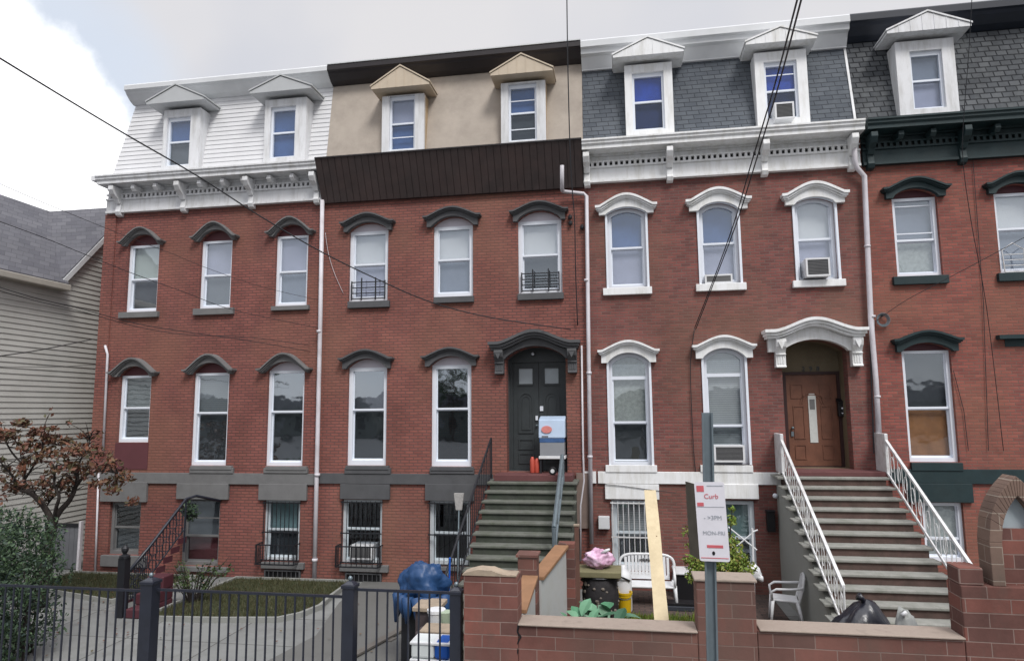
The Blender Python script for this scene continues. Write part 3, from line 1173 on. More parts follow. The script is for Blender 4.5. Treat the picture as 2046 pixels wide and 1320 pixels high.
band(h1, x0, x1, GREYST, z=BAND1, blocks=[blk(352, 455, 966, 997), blk(516, 612, 967, 999), blk(200, 292, 962, 1002), blk(378, 465, 934, 945), blk(526, 614, 935, 945)])
grille(h1, 528, 600, 1137, 1166)
facade(h1, x0, x1 - .002, ZB, ZC - .22, holes, BR1)
cornice(h1, x0 + .05, x1, WHITE, [X(233, 400, -.2), X(363, 380, -.2), X(499, 365, -.2), x1 - .13],
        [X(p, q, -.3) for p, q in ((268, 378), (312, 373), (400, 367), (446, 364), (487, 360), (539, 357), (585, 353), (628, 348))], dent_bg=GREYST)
MB().box(x0 - .06, x0 + .049, -.50, .0, ZC - .12, ZC - .001).build('cornice_return', WHITE, h1)
zr = crown(h1, x0 + .26, x1 - .002, CROWNW, .38)
mansard(h1, x0 + .0, x1 - .002, zr + .01, SIDING, laps=18, hip=.32)
MB().box(x0 + .26, x1 - .01, .51, 9, ZC + .02, ZR - .08).build('attic_block', SIDING, h1)
dormer(h1, ((290, 207), (350, 171), (405, 192)), (325, 398, 222, 335), (337, 383, 236, 333), WHITE, WHITE, HOODG1, 'b', 'G')
dormer(h1, ((497, 185), (553, 153), (620, 170)), (528, 611, 205, 320), (543, 593, 215, 317), WHITE, WHITE, HOODG1, 'b', 'b')
# drainpipes
dp = MB().tube([P3(644, 400, -.12), P3(640, 640, -.12), P3(633, 940, -.12), P3(628, 1162, -.12)], .048, 10)
for p in ((638, 662), (634, 948), (629, 1118)):
    a = P3(*p, -.12)
    dp.tube([a - Vector((0, 0, .03)), a + Vector((0, 0, .03))], .062, 10)
dp.build('drainpipe', PIPE, h1, smooth=True)
cp = MB().tube([P3(210, 690, -.06), P3(215, 708, -.06), P3(214, 730, -.06), P3(206, 905, -.06)], .028, 8)
cp.tube([P3(197, 945, -.06), P3(190, 1150, -.06)], .022, 8)
cp.build('conduit', PIPE, h1, smooth=True)

# ================================================================== HOUSE 2 (stucco mansard, brown cladding)
h2 = house_root(1, 'row house with beige stucco mansard above a dark brown panelled cornice')
holes = []
x0, x1 = XB[1], XB[2]
window(h2, holes, (700, 776, 462, 602), 446, (685, 793, 424, 441), (694, 777, 603, 614), 'W', 'L', tymp=LILAC, trim=DARKST, fw=.078, rail=.52, bars='guard')
window(h2, holes, (868, 945, 452, 593), 434, (848, 963, 412, 429), (866, 946, 594, 604), 'W', 'M', tymp=LILAC, trim=DARKST, fw=.078, rail=.52)
window(h2, holes, (1037, 1122, 441, 586), 422, (1017, 1135, 401, 418), (1034, 1126, 587, 598), 'W', 'K', tymp=LILAC, trim=DARKST, fw=.078, rail=.52, bars='guard')
window(h2, holes, (697, 773, 734, 928), 717, (680, 788, 697, 714), (690, 776, 929, 938), 'G', 'K', glass=GLASSM, tymp=LILAC, trim=DARKST, fw=.078, rail=.56)
window(h2, holes, (864, 942, 729, 930), 712, (845, 960, 693, 710), (860, 945, 931, 940), None, None, tymp=LILAC, trim=DARKST, fw=.078, rail=.56, glass=GLASSM)
window(h2, holes, (686, 764, 998, 1124), None, None, (678, 775, 1126, 1142), None, None, frame=VINYLB, rail=.53, bars='cage', glass=GLASSD)
window(h2, holes, (860, 940, 1000, 1128), None, None, (855, 945, 1129, 1140), None, None, frame=VINYLB, rail=.48, bars='black', glass=GLASSD, fw=.07)
grille(h2, 690, 762, 1143, 1172)
band(h2, x0, X(985, 955, -.03), DARKST, z=BAND2, blocks=[blk(679, 778, 967, 997), blk(849, 947, 967, 1000), blk(688, 780, 934, 946), blk(858, 947, 935, 946)])


def doorway(h, holes, xl, xr, yth, yspring, ypeak, depth, inner):
    a, b = X(xl, (yth + yspring) / 2), X(xr, (yth + yspring) / 2)
    xm = (xl + xr) / 2
    zb, zs, zp = Z(xm, yth), Z(xm, yspring), Z(xm, ypeak)
    op = opening(a, b, zb, zs, zp - zs, 12)
    holes.append(op)
    rv = MB()
    n = len(op)
    v = [(p, .2601, q) for p, q in op] + [(p, depth, q) for p, q in op]
    rv.add(v, [(i, (i + 1) % n, (i + 1) % n + n, i + n) for i in range(n)])
    rv.build('door_reveal', inner, h)
    return a, b, zb, zs, zp


def door_hood(h, xl, xr, ytop, yend, a, b, zs, zp, M, brkt, yb, reach=.34, scroll=True):
    X0, X1 = X(xl, yend, -reach), X(xr, yend, -reach)
    c = (X0 + X1) / 2
    H = (X1 - X0) / 2
    ztop, zend = Z((xl + xr) / 2, ytop, -reach), Z((xl + xr) / 2, yend, -reach)
    xo, ho = (a + b) / 2, (b - a) / 2
    n = 40

    def s(x):
        u = min(1, abs(x - c) / (H * .74))
        return .5 + .5 * math.cos(PI * u) if u < 1 else 0
    xs = [X0 + (X1 - X0) * i / n for i in range(n + 1)]
    top = [zend + (ztop - zend) * (.6 * s(x) + .4 * max(0, 1 - ((x - c) / (H * .78)) ** 2)) for x in xs]
    mb = MB()
    mb.strip(xs, top, [t - .06 for t in top], -reach, .0)
    xs1 = [c + (x - c) * .975 for x in xs]
    mb.strip(xs1, [t - .0605 for t in top], [t - .12 for t in top], -reach + .05, .0)
    xs1 = [c + (x - c) * .95 for x in xs]
    mb.strip(xs1, [t - .1205 for t in top], [t - .17 for t in top], -reach + .10, .0)
    x2 = [c + (x - c) * .90 for x in xs]
    bot = []
    for x, t in zip(x2, top):
        if abs(x - xo) < ho:
            bot.append(min(arc_z(x, xo, ho, zs, zp - zs) + .006, t - .2))
        else:
            bot.append(zs - .02)
    mb.strip(x2, [t - .1705 for t in top], bot, -.13, .0)
    D = mb.build('door_hood', M, h)
    zb = Z((xl + xr) / 2, yb, -.1)
    for q in brkt:
        bx = X(q, (yend + yb) / 2, -.15)
        zt = zend - .172
        L = zt - zb
        pr = [(0, zt), (-.27, zt), (-.28, zt - .10 * L), (-.25, zt - .28 * L), (-.18, zt - .42 * L), (-.15, zt - .5 * L), (-.19, zt - .52 * L), (-.19, zt - .56 * L), (-.15, zt - .57 * L), (-.15, zb + .04), (-.18, zb + .03), (-.18, zb), (0, zb)]
        bk = MB().prismx(pr, bx - .095, bx + .095).build('bracket', M, D, bevel=.008)
        fl = MB()
        for k in (-.045, 0, .045):
            fl.box(bx + k - .012, bx + k + .012, -.162, -.1502, zb + .07, zt - .6 * L)
        fl.prism([(bx - .06, zt - .07), (bx + .06, zt - .07), (bx, zt - .38 * L)], -.295, -.24)
        fl.build('bracket_ornament', M, D)
    return D


a, b, zth, zs, zp = doorway(h2, holes, 1012, 1132, 943, 715, 692, .55, DARKST)
D2Z = zth
door_hood(h2, 974, 1158, 657, 680, a, b, zs, zp, DARKST, (997, 1143), 746)
# double door
fr = MB()
xc = (a + b) / 2
yd = .48
for p, q in ((a, a + .07), (b - .07, b)):
    fr.box(p, q, yd - .06, yd + .04, zth, zs)
fr.prism(opening(a, b, zs - .06, zs, zp - zs, 12), yd - .05, yd + .04)
fr.build('door_frame', DOORGR, h2)
for sgn, (p, q) in ((-1, (a + .071, xc - .004)), (1, (xc + .004, b - .071))):
    zt2 = zs - .061
    H_ = zt2 - zth
    z0w, z1w = zth + H_ * .80, zth + H_ * .945
    d = MB()
    # leaf with glazed top light
    mx, nx = p + .13, q - .13
    d.box(p, q, yd, yd + .05, zth + .01, z0w)
    d.box(p, q, yd, yd + .05, z1w, zt2)
    d.box(p, mx, yd, yd + .05, z0w, z1w)
    d.box(nx, q, yd, yd + .05, z0w, z1w)
    D = d.build('door', DOORGR, h2)
    MB().box(mx, nx, yd + .02, yd + .025, z0w, z1w).build('pane', GLASSP, D)
    px0, px1 = p + .11, q - .11
    za, zc_ = zth + H_ * .34, zth + H_ * .72
    o_ = opening(px0, px1, za, zc_ - .16, .16, 12)
    i_ = opening(px0 + .03, px1 - .03, za + .03, zc_ - .16, .13, 12)
    pm = MB()
    ring(pm, o_, i_, yd - .022, yd + .001)
    o_ = opening(px0 + .07, px1 - .07, za + .07, zc_ - .18, .10, 12)
    i_ = opening(px0 + .09, px1 - .09, za + .09, zc_ - .18, .085, 12)
    pm.build('door_moulding', DOORGR, D)
    pm = MB()
    ring(pm, o_, i_, yd - .016, yd + .001)
    pm.build('door_moulding', DOORGR, D)
    for (e, g_) in ((.06, .16), (.19, .29)):
        pm = MB()
        ring(pm, [(px0, zth + H_ * e), (px1, zth + H_ * e), (px1, zth + H_ * g_), (px0, zth + H_ * g_)],
             [(px0 + .03, zth + H_ * e + .03), (px1 - .03, zth + H_ * e + .03), (px1 - .03, zth + H_ * g_ - .03), (px0 + .03, zth + H_ * g_ - .03)], yd - .02, yd + .001)
        pm.build('door_panel', DOORGR, D)
    pm = MB()
    pm.box(mx - .02, nx + .02, yd - .025, yd + .001, z0w - .04, z0w - .001)
    pm.box(mx - .02, nx + .02, yd - .025, yd + .001, z1w + .001, z1w + .03)
    pm.build('light_frame', DOORGR, D)
    if sgn < 0:
        MB().box(q - .07, q - .02, yd - .04, yd - .001, zth + H_ * .46, zth + H_ * .50).build('door_handle', VINYL, D)
        MB().ball((q - .045, yd - .04, zth + H_ * .41), .025).build('door_knob', GALV, D, smooth=True)
    else:
        MB().box(p + .02, p + .09, yd - .03, yd - .001, zth + H_ * .545, zth + H_ * .59).build('door_notice', VINYL, D)
lb = MB().ball((xc - .1, .30, zp - .13), .035).build('porch_light', VINYL, h2, smooth=True)
facade(h2, x0, x1 - .002, ZB, ZC - .22, holes, BR2)
# brown ribbed cladding panel hiding the cornice
zt_, zb_ = ZC, Z(900, 390, -.1)
rb = MB()
yt_, yb_ = -.52, -.10
k = int((x1 - x0) / .155)
for i in range(k):
    p, q = x0 + (x1 - x0 - .002) * i / k, x0 + (x1 - x0 - .002) * (i + 1) / k
    rb.hexa([(p, yt_, zt_), (q - .014, yt_, zt_), (q - .014, yb_, zb_), (p, yb_, zb_)], (0, .10, 0))
    rb.hexa([(q - .014, yt_ + .014, zt_), (q, yt_ + .014, zt_), (q, yb_ + .014, zb_), (q - .014, yb_ + .014, zb_)], (0, .08, 0))
rb.prismx([(.2, zt_ - .01), (yt_ + .1, zt_ - .01), (yb_ + .1, zb_), (.0, zb_)], x0, x1 - .002)
CL = rb.build('cornice_cladding', BROWNP, h2)
MB().box(x0, x1 - .002, -.54, .2, zt_ + .001, zt_ + .03).build('cladding_cap', BROWNC, CL)
zr = crown(h2, x0, x1 - .002, BROWNC, .36, lid=CROWNW)
mansard(h2, x0, x1 - .002, zr + .01, STUCCO)
flat_roof(h2, x0, x1)
dormer(h2, ((742, 175), (803, 133), (858, 163)), (763, 847, 180, 305), (780, 831, 194, 302), WHITE, TANS, BEIGE, 'L', 'b', rails=(.25,), seams=True)
dormer(h2, ((980, 152), (1044, 110), (1104, 131)), (1001, 1090, 155, 285), (1017, 1073, 170, 284), WHITE, TANS, BEIGE, 'b', 'K', rails=(.22, .72), seams=True)
dp = MB()
dp.tube([P3(1123, 330, -.62), P3(1123, 376, -.42), P3(1124, 381, -.3), P3(1128, 383, -.16), P3(1166, 387, -.12), P3(1172, 392, -.12), P3(1176, 700, -.12), P3(1182, 1085, -.12)], .042, 10)
for p in ((1172, 560), (1177, 745), (1179, 912)):
    a_ = P3(*p, -.12)
    dp.tube([a_ - Vector((0, 0, .025)), a_ + Vector((0, 0, .025))], .055, 10)
dp.build('drainpipe', PIPE, h2, smooth=True)
MB().tube([P3(1162, 690, -.05), P3(1165, 900, -.05), P3(1167, 960, -.05), P3(1160, 1010, -.05), P3(1160, 1120, -.05)], .02, 8).build('conduit', PIPE, h2, smooth=True)
for p in ((1139, 438), (1140, 450), (1163, 458)):
    MB().lathe((*[P3(*p, -.06)[i] for i in (0, 1)], P3(*p, -.06).z), [(.03, 0), (.045, .03), (.045, .07), (.02, .1)], 8).build('insulator', IRON, h2)

# ================================================================== HOUSE 3 (slate mansard, white trim)
h3 = house_root(2, 'row house with blue grey slate mansard, bright white window hoods and white cornice')
holes = []
x0, x1 = XB[2], XB[3]
for px, arch, hood, sill, up, lo, eb in (
        ((1216, 1290, 428, 575), 416, (1187, 1311, 386, 408), (1205, 1303, 576, 588), 'b', 'L', None),
        ((1399, 1474, 420, 567), 406, (1367, 1499, 374, 396), (1391, 1492, 568, 580), 'b', 'L', None),
        ((1590, 1668, 408, 560), 396, (1562, 1697, 362, 384), (1585, 1691, 561, 572), 'W', 'L', None)):
    window(h3, holes, px, arch, hood, sill, up, lo, frame=VINYL, trim=WHITE3, rail=.5, casing=.055, full_arch=True)
window(h3, holes, (1220, 1298, 722, 928), 705, (1194, 1318, 679, 698), None, 'V', 'K', trim=WHITE3, rail=.46, casing=.055, full_arch=True, transom=.16)
window(h3, holes, (1410, 1490, 713, 926), 696, (1383, 1512, 669, 688), None, 'S', 's', trim=WHITE3, rail=.4, casing=.055, full_arch=True, transom=.17)
window(h3, holes, (1224, 1312, 999, 1138), None, None, (1218, 1318, 1139, 1147), 'S', 'K', frame=VINYLB, trim=WHITE3, rail=.52, bars='white', fw=.08)
window(h3, holes, (1424, 1508, 1000, 1140), None, None, (1418, 1514, 1141, 1149), 'T', 'K', frame=VINYLB, trim=WHITE3, rail=.45, fw=.07)
band(h3, x0 + .16, X(1560, 954, -.03), WHITE3, [blk(1210, 1313, 929, 943), blk(1400, 1505, 929, 943), blk(1209, 1317, 967, 997), blk(1404, 1516, 967, 996)])
MB().box(x0 - .12, x0 + .12, -.052, -.001, BAND[0], BAND[1]).build('belt_course_end', WHITE3, h3)
a, b, zth, zs, zp = doorway(h3, holes, 1567, 1699, 937, 700, 679, .62, OLIVE)
D3Z = zth
door_hood(h3, 1529, 1737, 632, 655, a, b, zs, zp, WHITE3, (1559, 1712), 733, reach=.40)
# porch wall with a brown door
yd = .55
dx0, dx1 = X(1574, 840, yd), X(1676, 840, yd)
dzt = Z(1625, 748, yd)
pw = MB()
pw.box(a, dx0 - .06, yd, yd + .1, zth, zs)
pw.box(dx1 + .06, b, yd, yd + .1, zth, zs)
pw.prism(opening(a, b, dzt + .06, zs, zp - zs, 12), yd, yd + .1)
PW = pw.build('porch_wall', OLIVE, h3)
fr = MB()
ring(fr, [(dx0 - .06, zth), (dx1 + .06, zth), (dx1 + .06, dzt + .06), (dx0 - .06, dzt + .06)], [(dx0, zth + .02), (dx1, zth + .02), (dx1, dzt), (dx0, dzt)], yd - .03, yd + .08)
fr.build('door_frame', WOODD, h3)
d = MB()
d.box(dx0, dx1, yd + .01, yd + .05, zth + .02, dzt)
D = d.build('door', WOODB, h3)
H_ = dzt - zth
dc = (dx0 + dx1) / 2
pn = MB()


def rect(mb, x_0, x_1, z_0, z_1, t=.02, y=yd):
    ring(mb, [(x_0, z_0), (x_1, z_0), (x_1, z_1), (x_0, z_1)], [(x_0 + t, z_0 + t), (x_1 - t, z_0 + t), (x_1 - t, z_1 - t), (x_0 + t, z_1 - t)], y - .004, y + .0105)


W_ = dx1 - dx0
for sg in (-1, 1):
    e0, e1 = dc + sg * W_ * .16, dc + sg * W_ * .38
    rect(pn, min(e0, e1), max(e0, e1), zth + H_ * .30, zth + H_ * .66)
    rect(pn, min(e0, e1), max(e0, e1), zth + H_ * .08, zth + H_ * .24)
    rect(pn, min(e0, e1) - (0 if sg > 0 else .03), max(e0, e1), zth + H_ * .74, zth + H_ * .90)
for k_ in range(5):
    t0, t1 = PI * k_ / 5, PI * (k_ + 1) / 5
    for rr in (.20, .24):
        pn.hexa([(dc + rr * math.cos(t0), yd - .004, zth + H_ * .68 + rr * math.sin(t0)), (dc + rr * math.cos(t1), yd - .004, zth + H_ * .68 + rr * math.sin(t1)),
                 (dc + (rr - .02) * math.cos(t1), yd - .004, zth + H_ * .68 + (rr - .02) * math.sin(t1)), (dc + (rr - .02) * math.cos(t0), yd - .004, zth + H_ * .68 + (rr - .02) * math.sin(t0))], (0, .0145, 0))
pn.build('door_panel', WOODB, D)
MB().prism(opening(dc - .075, dc + .075, zth + H_ * .26, zth + H_ * .76, .075, 10), yd - .003, yd + .0095).build('pane', mat('frosted door glass', (.55, .57, .55), .3, .08, 20), D)
MB().box(dc - .05, dc + .05, yd - .008, yd - .0035, zth + H_ * .62, zth + H_ * .73).build('door_ornament', GREYST, D)
MB().ball((dx0 + .08, yd - .035, zth + H_ * .42), .03).build('door_knob', GALV, D, smooth=True)
MB().box(dx0 + .05, dx0 + .10, yd - .02, yd + .009, zth + H_ * .33, zth + H_ * .38).build('door_lock', GALV, D)
for i, ch in enumerate('298'):
    text_mesh('house_number', ch, .13, (X(1605 + 14.5 * i, 737, yd), yd - .012, Z(1620, 737, yd)), ROTF, DOORGR, PW, .004)
nts = MB().box(X(1677, 790, yd - .01), X(1699, 790, yd - .01), yd - .02, yd - .002, Z(1688, 797, yd), Z(1688, 777, yd)).build('notice', mat('blue grey paper', (.16, .20, .27), .7, .1), PW)
facade(h3, x0, x1 - .002, ZB, ZC - .22, holes, BR3)
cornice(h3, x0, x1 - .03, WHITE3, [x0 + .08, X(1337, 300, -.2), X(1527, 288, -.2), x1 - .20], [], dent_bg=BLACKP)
zr = crown(h3, x0 + .0, x1 - .002, CROWNW, .56, two=True)
mansard(h3, x0, x1 - .002, zr + .01, SLATE)
MB().box(x1 - .07, x1 - .002, -.0, .02, ZC + .04, ZC + .05).build('flashing', WHITE, h3)
fl = MB().hexa([(x1 - .05, -.0, ZC + .02), (x1 - .005, -.0, ZC + .02), (x1 - .005, .345, zr), (x1 - .05, .345, zr)], (0, .028, 0)).build('flashing_strip', WHITE, h3)
flat_roof(h3, x0, x1)
dormer(h3, ((1224, 112), (1295, 76), (1366, 97)), (1249, 1345, 128, 262), (1264, 1327, 147, 262), WHITE3, WHITE, WHITE3, 'B', 'N', seams=True)
_, dw = dormer(h3, ((1488, 86), (1556, 56), (1630, 71)), (1510, 1615, 106, 242), (1527, 1593, 125, 240), WHITE3, WHITE, WHITE3, 'B', 'N', rails=(.78,), seams=True)
dp = MB()
dp.tube([P3(1707, 268, -.25), P3(1708, 320, -.2), P3(1712, 335, -.16), P3(1727, 352, -.12), P3(1731, 440, -.12), P3(1740, 640, -.12), P3(1750, 760, -.12), P3(1757, 880, -.12)], .05, 10)
for p in ((1733, 492), (1743, 632), (1753, 792)):
    a_ = P3(*p, -.12)
    dp.tube([a_ - Vector((0, 0, .02)), a_ + Vector((0, 0, .02))], .06, 10)
dp.build('drainpipe', PIPE, h3, smooth=True)
MB().tube([P3(1736, 640, -.06), P3(1741, 622, -.06), P3(1745, 640, -.06), P3(1752, 900, -.06)], .018, 8).build('conduit', PIPE, h3, smooth=True)
MB().tube([P3(1738, 650, -.1), P3(1746, 905, -.1)], .014, 6).build('cable', IRON, h3)
lp = P3(1549, 990, -.14)
MB().ball(lp, .05).build('flood_light', VINYL, h3, smooth=True)
MB().box(X(1556, 990, 0), X(1568, 990, 0), -.16, 0, Z(1560, 1003), Z(1560, 978)).build('light_bracket', DARKST, h3)
MB().box(X(1196, 1043, -.05), X(1218, 1043, -.05), -.14, -.001, Z(1207, 1056, -.1), Z(1207, 1031, -.1)).build('meter_box', CROWNW, h3, bevel=.01)

# ================================================================== HOUSE 4 (dark scalloped slate, green trim)
h4 = house_root(3, 'rightmost row house with dark scalloped slate mansard and dark green cornice')
holes = []
x0, x1 = XB[3], XB[4]
window(h4, holes, (1786, 1874, 395, 552), 378, (1760, 1896, 353, 372), (1786, 1897, 553, 567), 'M', 'V', tymp=MAROOND, trim=GREEN4, rail=.45, extra_rails=(.55, .93))
window(h4, holes, (1990, 2080, 385, 545), 368, (1967, 2105, 342, 362), (1996, 2105, 546, 560), 'W', 'M', tymp=MAROOND, trim=GREEN4, rail=.55, bars='scroll')
window(h4, holes, (1808, 1904, 700, 921), 685, (1780, 1920, 659, 676), None, 'K', 'O', tymp=MAROOND, trim=GREEN4, rail=.47)
window(h4, holes, (1845, 1924, 1004, 1120), None, None, None, 'V', 'V', frame=VINYL, trim=GREEN4, rail=.35)
bx0, bx1 = X(2008, 690), X(2100, 690)
bp = MB()
bp.box(bx0, bx1, -.012, -.0, Z(2040, 692), Z(2040, 676)).build('bricked_window', GREEN4, h4)
MB().box(X(1995, 670, -.1), X(2110, 670, -.1), -.14, 0, Z(2040, 676, -.1), Z(2040, 668, -.1)).build('window_ledge', GREEN4, h4)
band(h4, x0 + .1, x1, GREEN4, [blk(1822, 1925, 924, 940), blk(1815, 1945, 966, 1003)], z=(Z(1900, 966, -.04), Z(1900, 937, -.04)))
facade(h4, x0, x1, ZB, ZC - .22, holes, BR4)
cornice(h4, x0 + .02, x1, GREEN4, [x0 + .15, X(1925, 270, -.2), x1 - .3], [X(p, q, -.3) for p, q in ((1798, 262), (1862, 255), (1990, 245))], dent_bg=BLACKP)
zr = crown(h4, x0, x1, NAVY, .46)
mansard(h4, x0, x1, zr + .01, SLATE4)
flat_roof(h4, x0, x1)
dormer(h4, ((1773, 66), (1859, 24), (1941, 43)), (1793, 1912, 88, 222), (1818, 1883, 104, 220), WHITE, WHITE, WHITE, 'M', 'L', seams=True)
for k_, (p, q) in enumerate((((1944, 320), (1975, 900)), ((1905, 740), (1935, 900)))):
    MB().tube([P3(*p, -.03), (P3(*p, -.03) + P3(*q, -.03)) / 2 + Vector((.05, 0, 0)), P3(*q, -.03)], .006, 6).build('wall_cable', IRON, h4)

# ================================================================== GROUND
g_ = MB().box(-60, 60, -7.2, 40, -.30, 0).build('yard_ground', CONC)
tag(g_, None, None, kind='structure')
sw_ = MB().box(-60, 60, -11.5, -7.2, -.30, -.02).build('sidewalk', CONC)
tag(sw_, None, None, kind='structure')
rd_ = MB().box(-300, 300, -300, -11.5, -.40, -.15).build('road', ASPH)
tag(rd_, None, None, kind='structure')
fl_ = MB().add([(-400, -400, -.45), (400, -400, -.45), (400, 400, -.45), (-400, 400, -.45)], [(0, 1, 2, 3)]).build('terrain', ASPH)
tag(fl_, None, None, kind='structure')


def lawn(pts, name='lawn'):
    o = MB().prismz(pts, 0.0, .05).build(name, LAWN)
    tag(o, None, None, kind='structure')
    e = MB()
    n = len(pts)
    c = Vector((sum(p[0] for p in pts) / n, sum(p[1] for p in pts) / n))
    outp = [tuple(Vector(p) + (Vector(p) - c).normalized() * .07) for p in pts]
    v = [(p[0], p[1], .0) for p in pts] + [(p[0], p[1], .09) for p in pts] + [(p[0], p[1], .0) for p in outp] + [(p[0], p[1], .09) for p in outp]
    f = []
    for i in range(n):
        j = (i + 1) % n
        f += [(n + i, n + j, 3 * n + j, 3 * n + i), (2 * n + i, 2 * n + j, 3 * n + j, 3 * n + i), (i, j, n + j, n + i)]
    e.add(v, f)
    k = e.build('kerb', KERB)
    tag(k, None, None, kind='structure')
    return pts


def inside(x, y, pts):
    r = False
    n = len(pts)
    for i in range(n):
        (x1, y1), (x2, y2) = pts[i], pts[(i + 1) % n]
        if (y1 > y) != (y2 > y) and x < (x2 - x1) * (y - y1) / (y2 - y1) + x1:
            r = not r
    return r


L1 = lawn([(-8.35, -3.05), (-7.0, -2.95), (-6.0, -2.8), (-5.75, -2.5), (-5.62, -2.0), (-5.7, -1.4), (-5.75, -.3), (-8.3, -.3)])
L2 = lawn([(-12.3, -1.5), (-9.75, -2.2), (-9.3, -1.5), (-9.3, -.3), (-12.3, -.3)])
L3 = [(-.75, -6.2), (1.35, -6.2), (1.35, -1.7), (-.75, -1.7)]
so = MB().prismz(L3, 0.001, .03).build('garden_bed', LAWN)
tag(so, None, None, kind='structure')
pv = MB().prismz([(1.36, -6.2), (2.7, -6.2), (2.7, -.02), (-.68, -.02), (-.68, -1.69), (1.36, -1.69)], 0.001, .02).build('yard_paving', PAVE)
tag(pv, None, None, kind='structure')
dr = MB().prismz([(-5.5, -6.2), (-2.9, -6.2), (-2.9, -.02), (-5.55, -.02), (-5.4, -1.6), (-5.0, -3.4)], 0.001, .012).build('side_path', CONCD)
tag(dr, None, None, kind='structure')


def grass(name, pts, n, h, z, material=LF_GR, wdt=.006):
    mb = MB()
    xs = [p[0] for p in pts]
    ys = [p[1] for p in pts]
    k = 0
    while k < n:
        x, y = random.uniform(min(xs), max(xs)), random.uniform(min(ys), max(ys))
        if not inside(x, y, pts):
            continue
        k += 1
        a = random.uniform(0, 2 * PI)
        hh = h * random.uniform(.5, 1.4) * (1 + .6 * noise.noise(Vector((x * 2, y * 2, 0))))
        l = Vector((math.cos(a), math.sin(a), 0))
        p = Vector((x, y, z))
        q = p + Vector((random.uniform(-.4, .4) * hh, random.uniform(-.4, .4) * hh, hh))
        mb.add([p - l * wdt, p + l * wdt, q], [(0, 1, 2)])
    o = mb.build(name, material)
    tag(o, None, None, kind='stuff')
    return o


grass('grass', L1, 9000, .07, .045)
grass('grass', L2, 4000, .07, .045)
grass('ground_cover', [(-.75, -5.0), (1.35, -5.0), (1.35, -1.75), (-.75, -1.75)], 9000, .12, .02, LF_YG, .010)


fm = MB()
rnd = random.Random(77)
for k in range(420):
    x, y = rnd.gauss(-9.6, 1.6), rnd.uniform(-6.2, -.4)
    if k > 300:
        x, y = rnd.uniform(-8.3, 2.6), rnd.uniform(-6.1, -1.2)
    a = rnd.uniform(0, 2 * PI)
    l, w_ = Vector((math.cos(a), math.sin(a), rnd.uniform(-.2, .3))) * .028, Vector((-math.sin(a), math.cos(a), rnd.uniform(-.2, .3))) * .018
    p = Vector((x, y, .075 if (inside(x, y, L1) or inside(x, y, L2)) else .035))
    fm.add([p - l, p - w_, p + l, p + w_], [(0, 1, 2, 3)])
fo = fm.build('fallen_leaves', LF_RED)
tag(fo, None, None, kind='stuff')

# ================================================================== STOOPS


def stoop(h, xa, xb, z0, r, t, land, n, tm, rm, side, lip=.035, threshold=None, name='stoop', ol=.06):
    rsr = MB()
    trd = MB()
    for k in range(n):
        y = -(land + k * t)
        z = z0 - k * r
        if k == 0:
            trd.box(xa - ol, xb + .06, y - lip, -.001, z - .05, z)
            rsr.box(xa, xb, y, -.002, 0, z - .0501)
        else:
            trd.box(xa - ol, xb + .06, y - lip, y + t - .001, z - .045, z)
            rsr.box(xa, xb, y, y + t - .001, 0, z - .0451)
    S = rsr.build(name, rm, h)
    trd.build('step', tm, S, bevel=.012)
    return S


# house 3 stoop
n3, r3, t3, ld3 = 14, .156, .262, .62
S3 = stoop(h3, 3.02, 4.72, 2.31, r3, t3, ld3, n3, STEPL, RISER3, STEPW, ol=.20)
MB().box(3.02, 4.80, -.52, .54, 2.311, D3Z - .002).build('threshold', REDST, S3, bevel=.01)
sd = MB()
sdp = [(-.001, 0), (-(ld3 + n3 * t3) + .2, 0)]
for k in range(n3 - 1, -1, -1):
    y = -(ld3 + k * t3)
    sdp += [(y + .02 if k == 0 else y - t3 * .0 + .02, 2.31 - k * r3 - .05)]
sdp = [(-.001, 0), (-(ld3 + (n3 - 1) * t3), 0), (-(ld3 + (n3 - 1) * t3), .10), (-(ld3 + .05), 2.10), (-.001, 2.10)]
sd.prismx(sdp, 2.93, 3.0195)
sd.build('stair_side', STEPW, S3)


def railing(S, x, y0, z0, y1, z1, hgt, M, n, name='railing', r=.018, flat=.0, lower=.10, top_post=True):
    """slope from (y0, z0) at the wall to (y1, z1) at the foot; heights above that line"""
    mb = MB()
    a, b = Vector((x, y0, z0)), Vector((x, y1, z1))
    up = Vector((0, 0, 1))
    if flat:
        d = Vector((flat, 0, 0))
        for hh in (lower, hgt):
            mb.hexa([a + up * (hh - .03) - d / 2, b + up * (hh - .03) - d / 2, b + up * (hh + .02) - d / 2, a + up * (hh + .02) - d / 2], d if hh == hgt else d * .5)
    else:
        mb.tube([a + up * hgt, b + up * hgt], r * 1.4, 8)
        mb.tube([a + up * lower, b + up * lower], r, 8)
    for i in range(n + 1):
        p = a.lerp(b, i / n)
        mb.tube([p + up * lower, p + up * hgt], r * .55, 6)
    for p in (a, b):
        mb.tube([p - up * .02, p + up * hgt], r * 1.3, 8)
    return mb.build(name, M, S)


